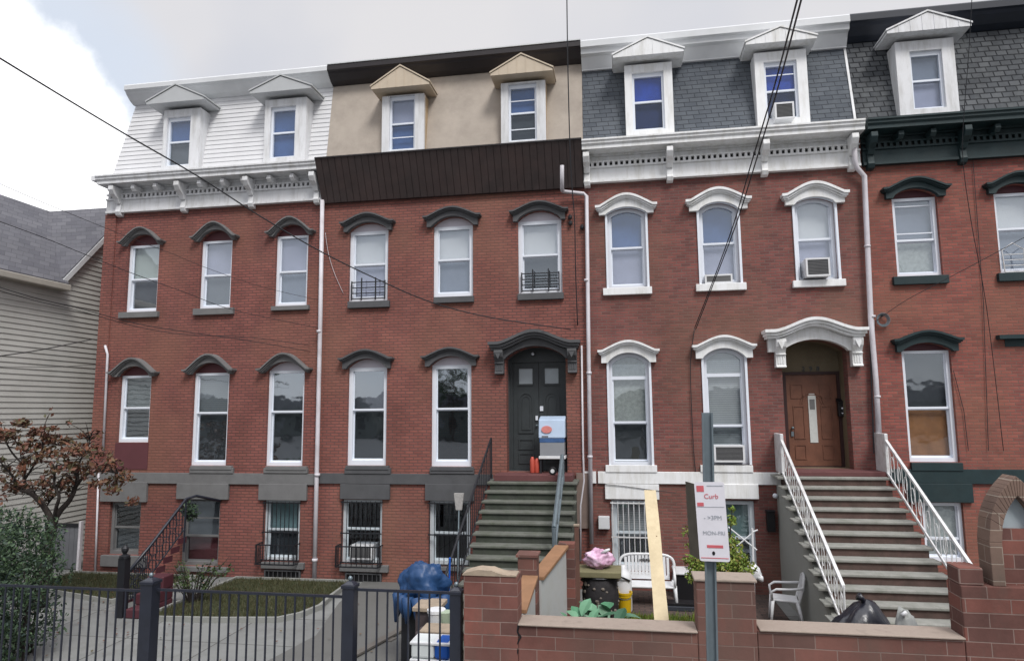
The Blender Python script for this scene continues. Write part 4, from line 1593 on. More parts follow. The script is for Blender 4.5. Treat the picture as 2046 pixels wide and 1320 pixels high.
yb3 = -(ld3 + (n3 - 2) * t3)
zb3 = 2.31 - (n3 - 2) * r3
for x in (2.96, 4.80):
    ex_ = 1.6 if x > 4 else 0
    rl = railing(S3, x, -.35, 2.42, yb3 - ex_ * t3, zb3 + .02 - ex_ * r3, .66, WIRON, 24, flat=.045, lower=.06, r=.011)
    mb = MB()
    mb.box(x - .03, x + .03, -.55, -.02, 2.36, 3.10)
    mb.build('end_panel', WIRON, rl, bevel=.01)
    # scroll infill
    mb = MB()
    a0, b0 = Vector((x, -.35, 2.42)), Vector((x, yb3, zb3))
    for i in range(13):
        p = a0.lerp(b0, (i + .5) / 13) + Vector((0, 0, .36))
        pts = [p + Vector((0, .07 * math.cos(t), .14 * math.sin(t) - .45 * 0)) for t in [2 * PI * k / 10 for k in range(11)]]
        mb.tube(pts, .006, 5)
    mb.build('scroll_work', WIRON, rl)

# house 2 stoop
n2, r2, t2, ld2 = 14, .153, .262, .70
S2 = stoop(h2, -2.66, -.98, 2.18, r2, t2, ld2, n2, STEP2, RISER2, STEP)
MB().box(-2.60, -1.02, -.58, .54, 2.181, D2Z - .002).build('threshold', REDST, S2, bevel=.01)
yb2 = -(ld2 + (n2 - 1) * t2)
zb2 = 2.18 - (n2 - 1) * r2
railing(S2, -2.72, -.25, 2.22, yb2, zb2, .80, IRON, 24, r=.016)
rl = railing(S2, -1.20, -.75, 2.18, -(ld2 + 7 * t2), 2.18 - 7 * r2, .52, GALV, 3, name='pipe_railing', r=.028)

# pale corner of house 2 beside the stoop
MB().box(-.98, -.72, -.06, -.001, 1.2, 2.30).build('render_patch', mat('brown render', (.20, .15, .13), .9, .15, 3, .3), h2)

# ================================================================== things on the stoops and walls
MBX = thing('mailbox', 'black mailbox with white marks on the porch wall right of the brown door', 'mailbox', P3(1687, 830, .5), None)
c = P3(1688, 815, .42)
mb = MB().box(c.x - .12, c.x + .12, .42, .53, c.z - .17, c.z + .13)
mb.build('box', BLACKP, MBX, bevel=.015)
MB().prismx([(.53, c.z + .20), (.40, c.z + .13), (.40, c.z + .1301 - .02), (.53, c.z + .131)], c.x - .13, c.x + .13).build('lid', BLACKP, MBX)
mb = MB()
for dx, dz, w_, h_ in ((.02, .06, .09, .02), (-.05, .0, .03, .03), (.04, -.01, .03, .04), (-.01, -.06, .04, .04), (-.05, -.10, .03, .02), (.03, -.10, .03, .02)):
    mb.box(c.x + dx - w_ / 2, c.x + dx + w_ / 2, .412, .4195, c.z + dz - h_ / 2, c.z + dz + h_ / 2)
mb.build('emblem', VINYL, MBX)
c = P3(1540, 1041, -.08)
wb = thing('wall_box', 'narrow black letter box on the brick wall under the white stoop light', 'letter box', c)
MB().box(c.x - .075, c.x + .075, -.14, -.004, c.z - .19, c.z + .19).build('box', BLACKP, wb, bevel=.012)
MB().box(c.x - .08, c.x + .08, -.16, -.01, c.z + .191, c.z + .21).build('lid', IRON, wb)

coil = thing('cable_coil', 'coil of pale cable hanging beside the rightmost white downpipe', 'cable', P3(1765, 640, -.1))
c = P3(1764, 639, -.06)
mb = MB()
for k in range(4):
    rr = .085 + .012 * k
    mb.tube([(c.x + rr * math.cos(t), -.05 - .012 * k, c.z + rr * math.sin(t) * 1.1) for t in [2 * PI * i / 20 for i in range(21)]], .007, 6)
mb.build('coil', PIPE if False else GALV, coil)
MB().box(c.x - .012, c.x + .012, -.10, -.004, c.z + .07, c.z + .095).build('hook', IRON, coil)


def ac_unit(label, px, yw, face=True):
    xl, xr, yt, yb = px
    x0, z1 = at(xl, yt, yw)
    x1, z0 = at(xr, yb, yw)
    T = thing('air_conditioner', label, 'air conditioner', ((x0 + x1) / 2, yw, z0), 'window air conditioners')
    MB().box(x0, x1, yw + .01, yw + .42, z0, z1).build('casing', PLASW, T, bevel=.012)
    f_ = MB()
    ring(f_, [(x0, z0), (x1, z0), (x1, z1), (x0, z1)], [(x0 + .035, z0 + .035), (x1 - .035, z0 + .035), (x1 - .035, z1 - .035), (x0 + .035, z1 - .035)], yw - .012, yw + .0095)
    f_.build('bezel', PLASW, T)
    MB().box(x0 + .036, x1 - .036, yw + .004, yw + .0095, z0 + .036, z1 - .036).build('intake', DARKST, T)
    f_ = MB()
    k = 11
    for i in range(k):
        z = z0 + .04 + (z1 - z0 - .08) * i / (k - 1)
        f_.box(x0 + .036, x1 - .036, yw - .004, yw + .0035, z - .004, z + .004)
    f_.build('grille', GREYST, T)
    return T


ac_unit('white air conditioner in the white hooded window over the brown door', (1609, 1660, 516, 551), -.20)
ac_unit('white air conditioner in the dormer with the steep power cable in front', (1547, 1588, 206, 236), -.32)
ac_unit('white air conditioner low in the tall blind-covered window behind the sign post', (1426, 1489, 889, 923), -.10)
ac_unit('white air conditioner behind black bars in a basement window', (700, 744, 1088, 1118), -.03)
ac_unit('flat white air conditioner low in the middle white hooded upper window', (1408, 1464, 549, 565), -.02)

# cabinet cart on the house 2 landing
yc = -.25
x0, x1 = X(1076, 880, yc), X(1129, 880, yc)
zL = 2.18
T = thing('service_cart', 'grey wheeled cart with pale blue lid against the black double door', 'cart', ((x0 + x1) / 2, yc + .2, D2Z))
zl0, zl1 = Z(1100, 875, yc), Z(1100, 838, yc)
MB().prismx([(yc, zl0), (yc + .40, zl0), (yc + .40, zl1 + .05), (yc + .30, zl1 + .07), (yc + .06, zl1)], x0, x1).build('lid', mat('pale blue plastic', (.42, .52, .66), .35, .06, 4), T, bevel=.02)
MB().box(x0 + .02, x1 - .02, yc + .01, yc + .38, zl0 - .085, zl0 - .001).build('band', mat('blue painted panel', (.05, .11, .25), .4, .2, 6), T)
MB().box(x0 + .02, x1 - .02, yc + .015, yc + .38, zl0 - .36, zl0 - .086).build('cabinet', mat('grey cabinet', (.24, .25, .27), .5, .08), T, bevel=.01)
MB().box(x0, x1, yc - .01, yc + .38, zl0 - .42, zl0 - .361).build('base_rail', PLASW, T, bevel=.01)
for xx in (x0 + .02, x1 - .05):
    for yy in (yc + .02, yc + .33):
        MB().box(xx, xx + .03, yy, yy + .03, D2Z, zl0 - .4205).build('leg', IRON, T)
lbm = MB().prism([(x0 + .06 + .11 * (1 + math.cos(t)), (zl0 + zl1) / 2 - .01 + .075 * math.sin(t)) for t in [2 * PI * k / 14 for k in range(14)]], yc - .006, yc + .02)
lbm.build('red_label', mat('pale red print', (.62, .22, .20), .5, .15, 10), T)
lb2 = MB().box(x0 + .07, x0 + .20, yc - .005, yc + .01, zl0 + .025, zl0 + .05).build('grey_label', GREYST, T)
wh = MB()
wc = P3(1105, 950, yc - .25)
wh.tube([(wc.x - .02, yc - .29, D2Z + .0), (wc.x + .05, yc - .25, D2Z + .0)], [.075, .075], 16)
Tw = thing('tire', 'small black wheel with pale hub lying below the cart', 'wheel', (wc.x, yc - .27, D2Z))
w_ = MB()
w_.tube([(wc.x, yc - .33, D2Z + .08), (wc.x, yc - .26, D2Z + .08)], [.08, .08], 18)
w_.build('tyre', BLACKP, Tw, bevel=.01)
MB().tube([(wc.x, yc - .34, D2Z + .08), (wc.x, yc - .332, D2Z + .08)], [.04, .04], 14).build('hub', PLASW, Tw)
for i, pxx in enumerate((1064, 1073)):
    c = P3(pxx, 940, yc + .1)
    T = thing('gas_bottle', ('taller' if i == 0 else 'slimmer') + ' orange red bottle standing left of the grey cart', 'bottle', (c.x, yc + .1, D2Z), 'orange bottles on the landing')
    MB().lathe((c.x, yc + .1, D2Z), [(.045, 0), (.05, .02), (.05, .26 - .03 * i), (.03, .31 - .03 * i), (.02, .33 - .03 * i)], 14).build('bottle', ORANGE, T, smooth=True)
    MB().lathe((c.x, yc + .1, D2Z + .33 - .03 * i), [(.022, .0005), (.022, .035)], 10).build('cap', BLACKP, T)

# ================================================================== YARD OF HOUSE 1
# iron stair rail over a small red stoop
T = thing('garden_stair', 'red brown garden steps with ornate black iron stair rail', 'steps', (-9.6, -1.8, 0))
pts = [P3(250, 1150, -2.2), P3(300, 1090, -1.6), P3(372, 996, -.75), P3(392, 990, -.5), P3(440, 1000, -.04)]
mb = MB()
mb.tube(pts, .030, 8)
mb.build('handrail', IRONF, T, smooth=True)
lo_ = [p - Vector((0, 0, .62)) for p in pts[:3]]
lt = MB()
lt.tube(lo_, .015, 6)
nb = 22
for i in range(nb + 1):
    t_ = i / nb * 2
    k = min(1, int(t_))
    q = pts[k].lerp(pts[k + 1], t_ - k)
    lt.tube([q, q - Vector((0, 0, .62))], .008, 5)
    if i % 2 == 0 and i < nb:
        cc = q - Vector((0, 0, .31))
        for zz in (-.15, .13):
            lt.tube([cc + Vector((.055 * math.cos(t), .05 * math.cos(t), zz + .10 * math.sin(t))) for t in [2 * PI * j / 9 for j in range(10)]], .009, 5)
lt.tube([pts[2], pts[2] - Vector((0, 0, 1.1))], .02, 8)
lt.build('iron_lattice', IRONF, T)
st = MB()
for k in range(8):
    f0 = k / 8
    p0, p1 = lo_[0].lerp(lo_[2], f0), lo_[0].lerp(lo_[2], (k + 1) / 8)
    st.box(p0.x + .0, p1.x, p0.y, p0.y + .26, max(.0, p0.z - .14), max(.05, p0.z - .02))
st.build('string', MAROOND, T)
nx = P3(268, 1240, -2.95)
MB().box(nx.x - .16, nx.x + .2, -3.0, -2.2, .002, .16).build('step', MAROOND, T, bevel=.02)
MB().box(nx.x - .16, nx.x + .2, -2.75, -2.2, .161, .36).build('step', MAROOND, T, bevel=.02)
MB().box(nx.x - .14, nx.x + .2, -2.5, -2.2, .361, .60).build('step', MAROOND, T, bevel=.02)
np_ = P3(240, 1240, -2.95)
nb_ = MB()
nb_.box(np_.x - .07, np_.x + .07, -3.0, -2.86, 0, 1.02)
nb_.lathe((np_.x, -2.93, 1.02), [(.09, 0), (.09, .04), (.03, .07), (.06, .13), (.06, .17), (.02, .22)], 12)
nb_.build('newel_post', IRON, T)


def leaves(mb, c, rad, n, size, flat=.4, up=.3, sz=(1, 1, 1), jit=1.0, elong=1.6):
    for _ in range(n):
        d = Vector((random.gauss(0, 1), random.gauss(0, 1), random.gauss(0, 1))).normalized() * rad * (random.random() ** .45)
        p = Vector(c) + Vector((d.x * sz[0], d.y * sz[1], d.z * sz[2]))
        nrm = Vector((random.gauss(0, 1), random.gauss(0, 1) - .4, random.gauss(0, 1) + up)).normalized()
        a = nrm.orthogonal().normalized()
        a = Matrix.Rotation(random.uniform(0, 2 * PI), 3, nrm) @ a
        b = nrm.cross(a)
        s_ = size * random.uniform(.6, 1.35)
        l, w_ = s_ * elong / 2, s_ / 2
        fold = nrm * s_ * random.uniform(-.15, .15)
        mb.add([p - a * l, p - b * w_ * .8 + fold, p + a * l, p + b * w_ * .8 + fold], [(0, 1, 2, 3)])


def branch(mb, pts, r0, r1, n=7):
    k = len(pts)
    P = []
    # smooth the limb with a Catmull-Rom pass
    for i in range(k - 1):
        p0, p1, p2, p3 = pts[max(i - 1, 0)], pts[i], pts[i + 1], pts[min(i + 2, k - 1)]
        for j in range(4):
            t = j / 4
            P.append(.5 * ((2 * p1) + (p2 - p0) * t + (2 * p0 - 5 * p1 + 4 * p2 - p3) * t * t + (3 * p1 - p0 - 3 * p2 + p3) * t ** 3))
    P.append(pts[-1])
    mb.tube(P, [r0 + (r1 - r0) * i / (len(P) - 1) for i in range(len(P))], n)
    return P


# small red-leaved tree
T = thing('small_tree', 'small dark-trunked tree with red brown leaves in front of the tan siding', 'tree', (-10.6, -2.6, 0))
tr = MB()
twigs = []
Y0 = -2.6


def pp(px, py, dy=0):
    return P3(px, py, Y0 + dy)


base = pp(92, 1125)
base2 = Vector((base.x - .08, Y0, 0))
branch(tr, [base2, base, pp(100, 1070), pp(106, 1038)], .12, .085, 10)
limbs = [
    ([pp(105, 1042), pp(92, 1018), pp(75, 996, -.1), pp(57, 983, -.2), pp(32, 976, -.3)], .06, .03),
    ([pp(75, 996, -.1), pp(60, 978, .1), pp(48, 960, .2), pp(50, 932, .25), pp(42, 915, .3)], .04, .018),
    ([pp(57, 983, -.2), pp(35, 975, -.3), pp(25, 950, -.5), pp(5, 930, -.7)], .03, .015),
    ([pp(106, 1042), pp(120, 1020, .1), pp(138, 1000, .15), pp(150, 975, .2), pp(154, 945, .25), pp(135, 930, .3)], .062, .022),
    ([pp(150, 975, .2), pp(170, 950, .1), pp(200, 940, 0), pp(235, 945, -.1)], .03, .012),
    ([pp(108, 1040), pp(112, 1015, -.2), pp(118, 990, -.3), pp(108, 965, -.3), pp(112, 930, -.35)], .04, .015),
    ([pp(75, 996), pp(90, 1012, .1), pp(100, 1000, .15), pp(110, 990, .2)], .02, .012),
    ([pp(154, 950, .25), pp(160, 920, .2), pp(175, 895, .1), pp(180, 870, .1)], .022, .01),
    ([pp(48, 960, .2), pp(70, 925, .1), pp(85, 895, 0), pp(80, 865, 0)], .022, .01),
    ([pp(50, 932, .25), pp(25, 905, .2), pp(10, 880, .2), pp(-5, 860, .2)], .02, .01),
]
for pts_, a_, b_ in limbs:
    P_ = branch(tr, pts_, a_, b_, 8)
    for q in P_[len(P_) // 2:]:
        for _ in range(2):
            d = Vector((random.uniform(-1, 1), random.uniform(-1, 1), random.uniform(-.2, 1))).normalized() * random.uniform(.2, .5)
            e_ = q + d
            tr.tube([q, q + d * .5 + Vector((0, 0, .04)), e_], [.012, .008, .004], 5)
            twigs.append(e_)
tr.build('trunk', BARK, T, smooth=True)
lf = MB()
for e_ in twigs:
    if random.random() < .62:
        leaves(lf, e_, random.uniform(.06, .13), random.randint(5, 12), .068, up=.5)
for (px_, py_, r_, n_) in ((20, 868, .17, 90), (45, 845, .14, 80), (0, 870, .2, 90), (75, 862, .13, 70), (100, 875, .14, 80), (125, 880, .13, 60), (60, 890, .17, 80), (30, 975, .16, 60), (150, 900, .2, 90), (185, 905, .2, 70),
                           (215, 930, .22, 80), (240, 955, .2, 80), (165, 935, .2, 60), (120, 930, .2, 60), (90, 960, .15, 40), (225, 980, .12, 40), (200, 965, .15, 40), (95, 905, .2, 70), (55, 925, .14, 40), (105, 855, .08, 30), (170, 870, .1, 30), (135, 960, .12, 40), (265, 1000, .12, 30)):
    leaves(lf, pp(px_, py_, random.uniform(-.3, .3)), r_ * 1.0, int(n_ * 1.15), .065, up=.5, sz=(1.2, 1.4, .75))
lf.build('crown', LF_RED, T)

# dark bush at the left behind the fence
T = thing('bush', 'large dark evergreen bush behind the left end of the iron fence', 'bush', (-9.0, -5.1, 0))
bs = MB()
for k in range(26):
    x = random.uniform(-9.9, -8.6)
    p0 = Vector((x, -5.1 + random.uniform(-.4, .4), 0))
    p1 = p0 + Vector((random.uniform(-.3, .3), random.uniform(-.3, .3), random.uniform(.9, 1.5)))
    bs.tube([p0, p0.lerp(p1, .5) + Vector((.05, 0, 0)), p1], [.02, .014, .006], 5)
bs.build('stem', BARK, T)
lf = MB()
for k in range(220):
    x = random.uniform(-10.6, -8.5)
    top = 1.95 - max(0, (x + 9.2)) ** 2 * .9 + .12 * math.sin(x * 7)
    z = random.uniform(0.15, max(.3, top))
    rr = .85 * (1 - .35 * (z / 2.1))
    y = -5.15 + random.uniform(-1, 1) * rr * .75
    if z > 1.5 and abs(y + 5.15) > .45:
        continue
    leaves(lf, (x, y, z), random.uniform(.16, .28), 95, .035, up=.3, elong=1.9)
for k in range(40):
    x = random.uniform(-10.2, -8.3)
    top = 2.0 - max(0, (x + 9.2)) ** 2 * .9
    p0 = Vector((x, -5.1 + random.uniform(-.5, .5), top - .2))
    d = Vector((random.uniform(-.12, .12), random.uniform(-.1, .1), random.uniform(.2, .42)))
    for j in range(8):
        leaves(lf, p0 + d * j / 8, .03, 5, .03, elong=2)
lf.build('foliage', LF_DK, T)


def stem_shrub(name, label, cat, c, w_, h, nst, nlf, size, M, stemM=BARK, group=None, droop=0.0):
    T = thing(name, label, cat, c, group)
    s_, l_ = MB(), MB()
    for k in range(nst):
        a = random.uniform(0, 2 * PI)
        rr = w_ * random.uniform(.2, 1)
        p0 = Vector(c) + Vector((math.cos(a) * rr * .15, math.sin(a) * rr * .15, 0))
        p2 = Vector(c) + Vector((math.cos(a) * rr, math.sin(a) * rr * .7, h * random.uniform(.55, 1) - droop * rr))
        p1 = p0.lerp(p2, .5) + Vector((0, 0, h * .12))
        s_.tube([p0, p1, p2], [.012, .008, .004], 5)
        for j in range(nlf):
            t = .3 + .7 * random.random()
            q = (p0 * (1 - t) ** 2 + p1 * 2 * t * (1 - t) + p2 * t * t)
            leaves(l_, q, .07, 2, size, up=.6)
    s_.build('stem', stemM, T)
    l_.build('foliage', M, T)
    return T


stem_shrub('shrub', 'sparse green shrub behind the iron stair rail by the brick wall', 'shrub', (*atg(385, 1205), .05), .85, .8, 26, 9, .045, LF_MD)

T = thing('hanging_plant', 'dark green plant hanging at the top of the iron stair rail', 'plant', P3(380, 1000, -.5))
c = P3(380, 1022, -.5)
lf = MB()
leaves(lf, c, .2, 260, .05, sz=(1, 1, 1.1))
lf.build('foliage', LF_DK, T)
MB().lathe((c.x, c.y, c.z - .1), [(.05, -.06), (.10, .05), (.11, .06)], 12).build('pot', IRON, T)
MB().tube([c + Vector((0, 0, -.05)), P3(382, 992, -.5)], .005, 5).build('hanger', IRON, T)

# grey gate closing the passage beside house 1
T = thing('side_gate', 'grey boarded gate with a white post between tan house and brick row', 'gate', (-13.0, .15, 0))
gx0, gx1 = X(70, 1100, .15), X(158, 1100, .15)
gz = Z(120, 1050, .15)
gm = MB()
k = 9
for i in range(k):
    gm.box(gx0 + (gx1 - gx0) * i / k, gx0 + (gx1 - gx0) * (i + 1) / k - .008, .13, .16, .03, gz)
gm.build('boards', mat('grey gate board', (.13, .135, .15), .7, .12, 3), T)
MB().box(gx0, gx1, .10, .20, gz + .001, gz + .06).build('top_rail', IRON, T)
MB().box(gx1 + .002, gx1 + .06, .09, .17, 0, gz + .12).build('post', PIPE, T)

# ================================================================== NEIGHBOUR WITH TAN SIDING
NB = thing('clapboard_house', 'tan vinyl sided house with grey shingle cross gable roof at the left', 'house', (-15.6, 1.0, 0))
NX = -13.35
y_c, z_c = atx(122, 556, NX)       # eave meets the rake
y_0, z_0 = -6.0, None
ez = z_c - .10
# side wall with real lapped boards
mb = MB()
lap = .125
_s = (atx(210, 465, NX)[1] - z_c) / max(.3, (atx(210, 465, NX)[0] - y_c))
z_pk = atx(115, 436, NX - 2.6)[1]
y_peak = y_c + (z_pk - z_c) / _s
y_end = 2 * y_peak - y_c
k = 0
z = 0.0
while z < z_pk:
    z1 = z + lap
    if z < ez:
        ya_, yb_ = -5.0, y_end
    else:
        f_ = (z - ez) / (z_pk - ez)
        ya_, yb_ = y_c + f_ * (y_peak - y_c), y_end - f_ * (y_peak - y_c)
    if yb_ - ya_ > .1:
        mb.hexa([(NX + .02, ya_, z), (NX + .02, yb_, z), (NX + .002, yb_, z1 - .002), (NX + .002, ya_, z1 - .002)], (-.06, 0, 0))
    z = z1
mb.box(-18.5, NX - .06, -5.0, 8.0, 0, ez - .05)
mb.build('siding_wall', VSID, NB)
# main roof: ridge along y
Rx, Rz = NX - 2.6, None
yr, zr_ = atx(115, 432, Rx)
zr_ = z_pk + .05
rf = MB()
ov = .22
sl = (zr_ - z_c) / (NX - Rx)
rf.hexa([(NX + ov, -5.2, z_c - sl * ov), (NX + ov, y_c, z_c - sl * ov), (Rx, y_peak, zr_), (Rx, -5.2, zr_)], (0, 0, .07))
rf.hexa([(Rx, -5.2, zr_), (Rx, 8, zr_), (Rx - 3.2, 8, z_c), (Rx - 3.2, -5.2, z_c)], (0, 0, .07))
# cross gable towards +x
rf.hexa([(NX + .12, y_c - .05, z_c - .05), (NX + .12, y_peak, z_pk), (Rx - .3, y_peak, z_pk), (Rx - .3, y_c - .05, z_c - .05)], (0, 0, .075))
rf.hexa([(NX + .12, y_peak, z_pk), (NX + .12, y_end, z_c), (Rx - .3, y_end, z_c), (Rx - .3, y_peak, z_pk)], (0, 0, .075))
rf.build('roof', SHNG, NB)
tr_ = MB()
tr_.hexa([(NX + .14, y_c - .06, z_c - .20), (NX + .14, y_peak, z_pk - .14), (NX + .14, y_peak, z_pk + .03), (NX + .14, y_c - .06, z_c - .03)], (-.05, 0, 0))
tr_.build('rake_board', CROWNW, NB)
gz_ = z_c - sl * ov
gt = MB().prismx([(0, 0)] * 0 or [(-5.2, gz_ - .13), (y_c - .02, gz_ - .13), (y_c - .02, gz_ + .02), (-5.2, gz_ + .02)], NX + ov + .001, NX + ov + .11)
gt.build('gutter', mat('tan aluminium', (.36, .34, .30), .5, .08), NB, bevel=.02)
MB().box(NX + .02, NX + ov, -5.2, y_c - .02, gz_ - .13, gz_ - .11).build('soffit', mat('darker tan soffit', (.30, .28, .24), .7, .08), NB)  # soffit in a darker tan than the gutter

# ================================================================== STREET FENCE
FY = -6.5
ft = Z(500, 1184, FY)


def post(T, px, pyt, w_=.075, name='post'):
    x, zt = at(px, pyt, FY)
    mb = MB().box(x - w_, x + w_, FY - w_, FY + w_, -.05, zt - .07)
    mb.box(x - w_ - .012, x + w_ + .012, FY - w_ - .012, FY + w_ + .012, zt - .069, zt - .03)
    mb.add([(x - w_, FY - w_, zt - .029), (x + w_, FY - w_, zt - .029), (x + w_, FY + w_, zt - .029), (x - w_, FY + w_, zt - .029), (x, FY, zt + .02)], [(0, 1, 4), (1, 2, 4), (2, 3, 4), (3, 0, 4), (3, 2, 1, 0)])
    P_ = mb.build(name, IRONF, T, bevel=.006)
    MB().ball((x, FY, zt + .03), .026, (1, 1, 1.1), 12).build('finial', GALV, P_, smooth=True)
    return x


def panel(T, xa, xb, ztop, n=None, rails=None, pick_top=0.0):
    n = n or int((xb - xa) / .118)
    for zz, hh in ((ztop, .014), (.18, .016)):
        MB().box(xa, xb, FY - .012, FY + .012, zz - hh, zz + hh).build('rail', IRONF, T)
    proto = None
    for i in range(1, n):
        x = xa + (xb - xa) * i / n
        if proto is None:
            proto = MB().box(x - .009, x + .009, FY - .0075, FY + .0075, -.04, ztop - .0165).build('picket', IRONF, T)
            px0 = x
        else:
            c_ = proto.copy()
            COL.objects.link(c_)
            c_.parent = T
            c_.location = Vector((x - px0, 0, 0))
            ORG[c_] = ORG[T]


xa_ = X(300, 1200, FY)
T = thing('iron_fence', 'black iron picket fence panel in front of the dark bush at far left', 'fence', (-8.5, FY, 0), 'iron fence along the sidewalk')
post(T, 302, 1153, .078)
panel(T, -9.0, xa_ - .09, Z(150, 1174, FY), 27)
T = thing('iron_fence', 'black iron picket fence panel in front of the lawn', 'fence', (-4.5, FY, 0), 'iron fence along the sidewalk')
xb_ = post(T, 700, 1160, .070)
panel(T, xa_ + .09, xb_ - .08, ft)
T = thing('iron_gate', 'black iron picket gate before the blue tarpaulin and bins', 'gate', (-2.6, FY, 0))
xc_ = post(T, 912, 1172, .062)
panel(T, xb_ + .08, xc_ - .065, Z(800, 1180, FY))
gb = MB().hexa([(xb_ + .12, FY - .006, .25), (xc_ - .1, FY - .006, .95), (xc_ - .1, FY - .006, .97), (xb_ + .12, FY - .006, .27)], (0, .012, 0))

# ================================================================== FRONT BLOCK WALLS
WY = -6.5


def wallbox(mb, xl, xr, z1, z0=-.05, y0=WY - .15, y1=WY + .15):
    mb.box(xl, xr, y0, y1, z0, z1)


T = thing('block_wall', 'red block garden wall with a tall left pier and dark crack', 'garden wall', (.0, WY, 0))
p_l, p_r = X(926, 1200, WY - .15), X(1034, 1200, WY - .15)
zp1 = Z(980, 1150, WY - .15)
zlow = Z(1200, 1256, WY - .15)
zlow2 = Z(1700, 1268, WY - .15)
q_l, q_r = X(1392, 1200, WY - .15), X(1510, 1200, WY - .15)
zq = Z(1450, 1162, WY - .15)
w_ = MB()
w_.box(p_l, p_r, WY - .15, WY + .15, -.05, zp1)
w_.box(p_r + .0005, q_l - .0005, WY - .14, WY + .15, -.05, zlow)
w_.box(q_l, q_r, WY - .15, WY + .15, -.05, zq)
w_.build('wall', BLK, T, bevel=.012)
cp = MB()
cp.box(p_r + .001, q_l - .001, WY - .17, WY + .18, zlow + .001, zlow + .022)
cp.box(q_l - .02, q_r + .02, WY - .17, WY + .17, zq + .001, zq + .03)
cp.build('cap', mat('worn tan mortar cap', (.31, .255, .215), .9, .25, 5, .5, 30, dirt=(.12, .09, .08), dirt_amt=.7, dirt_scale=5), T, bevel=.01)
pc = MB()
pts = []
rnd = random.Random(3)
for i in range(14):
    t = i / 13
    pts.append((p_l - .01 + (p_r - p_l) * t, zp1 + .015 + .05 * math.sin(PI * min(1, t * 1.3)) * (1 if t < .75 else .4) + rnd.uniform(-.004, .006)))
pc.strip([p[0] for p in pts], [p[1] for p in pts], [zp1 + .0005] * 14, WY - .16, WY + .05)
pc.build('cap', STONEC, T)
# stepped stub at the right of the pier
cx = MB()
ck = [P3(1036, 1246, WY - .155), P3(1033, 1262, WY - .155), P3(1040, 1272, WY - .155), P3(1031, 1290, WY - .155), P3(1034, 1300, WY - .155), P3(1028, 1330, WY - .155)]
cx.tube([Vector((p.x, WY - .142, p.z)) for p in ck], [.014, .010, .012, .008, .010, .006], 5)
cx.build('crack', BLACKP, T)

T = thing('block_wall', 'low red block garden wall below the white railed stoop', 'garden wall', (2.5, WY, 0))
r_e = X(1930, 1290, WY - .15)
w_ = MB()
w_.box(q_r + .003, r_e, WY - .14, WY + .15, -.05, zlow2)
w_.build('wall', BLK, T, bevel=.012)
MB().box(q_r + .022, r_e, WY - .17, WY + .18, zlow2 + .001, zlow2 + .022).build('cap', mat('worn tan mortar cap', (.27, .20, .165)), T, bevel=.01)

# arched stone niche wall at the far right
T = thing('arched_wall', 'block wall with pointed tan stone arch and pale pane at right edge', 'wall', (4.2, WY, 0))
ax0 = r_e + .003
w_ = MB()
w_.box(ax0, 6.5, WY - .14, WY + .15, -.05, Z(1990, 1172, WY - .15))
w_.box(ax0, ax0 + .22, WY - .12, WY + .13, Z(1990, 1172, WY - .15) + .0005, Z(1950, 1165, WY - .15) + .14)
w_.build('wall', BLK, T, bevel=.01)
zA0 = Z(1990, 1172, WY - .15) + .001
apx, apz = at(2016, 948, WY)
lft, spz = at(1964, 1078, WY)
hw_ = apx - lft


def gothic(hw, spring, apex, zb, n=10):
    pts = [(apx - hw, zb)]
    rad = (hw * hw + (apex - spring) ** 2) / (2 * hw)
    for i in range(n + 1):
        x = -hw + hw * i / n
        dx = x - (rad - hw)
        pts.append((apx + x, spring + math.sqrt(max(0, rad * rad - dx * dx))))
    pts += [(apx - (x - apx), z) for x, z in pts[::-1][1:]]
    return pts


o_ = gothic(hw_, spz, apz, zA0)
i_ = gothic(hw_ - .115, spz, apz - .19, zA0)
ar = MB()
n = len(o_)
for i in range(n - 1):
    (a1, b1), (a2, b2), (c1, d1), (c2, d2) = o_[i], o_[i + 1], i_[i], i_[i + 1]
    ar.hexa([(a1, WY - .12, b1), (c1, WY - .12, d1), (c2, WY - .12, d2), (a2, WY - .12, b2)], (0, .24, 0))
ar.build('stone_arch', brickmat('weathered arch stone', (.20, .135, .105), (.14, .095, .078), (.28, .23, .19), bw=.6, rh=.16, ms=.006, blotch=.25, stain=(.09, .08, .065), stain_amt=.7), T, bevel=.006)
zmid = Z(2010, 1054, WY)
MB().prism([p for p in i_ if p[1] > zmid][:] + [(i_[-1][0], zmid), (i_[0][0], zmid)], WY - .01, WY + .01).build('pane', mat('pale blue grey pane', (.34, .39, .42), .35, .08), T)
MB().box(i_[0][0], i_[-1][0], WY - .05, WY + .05, zA0, zmid - .001).build('infill', BLK, T)

# small brick pier with scrap of white rail
T = thing('brick_pier', 'small orange brick pier at the foot of the right stair rail', 'pier', (X(1945, 1200, -5.6), -5.6, 0))
c = P3(1945, 1200, -5.6)
MB().box(c.x - .13, c.x + .10, -5.7, -5.45, 0, Z(1945, 1168, -5.6)).build('pier', BLK, T, bevel=.01)
MB().box(c.x - .15, c.x + .12, -5.72, -5.43, Z(1945, 1168, -5.6) + .001, Z(1945, 1168, -5.6) + .035).build('cap', STONEC, T)

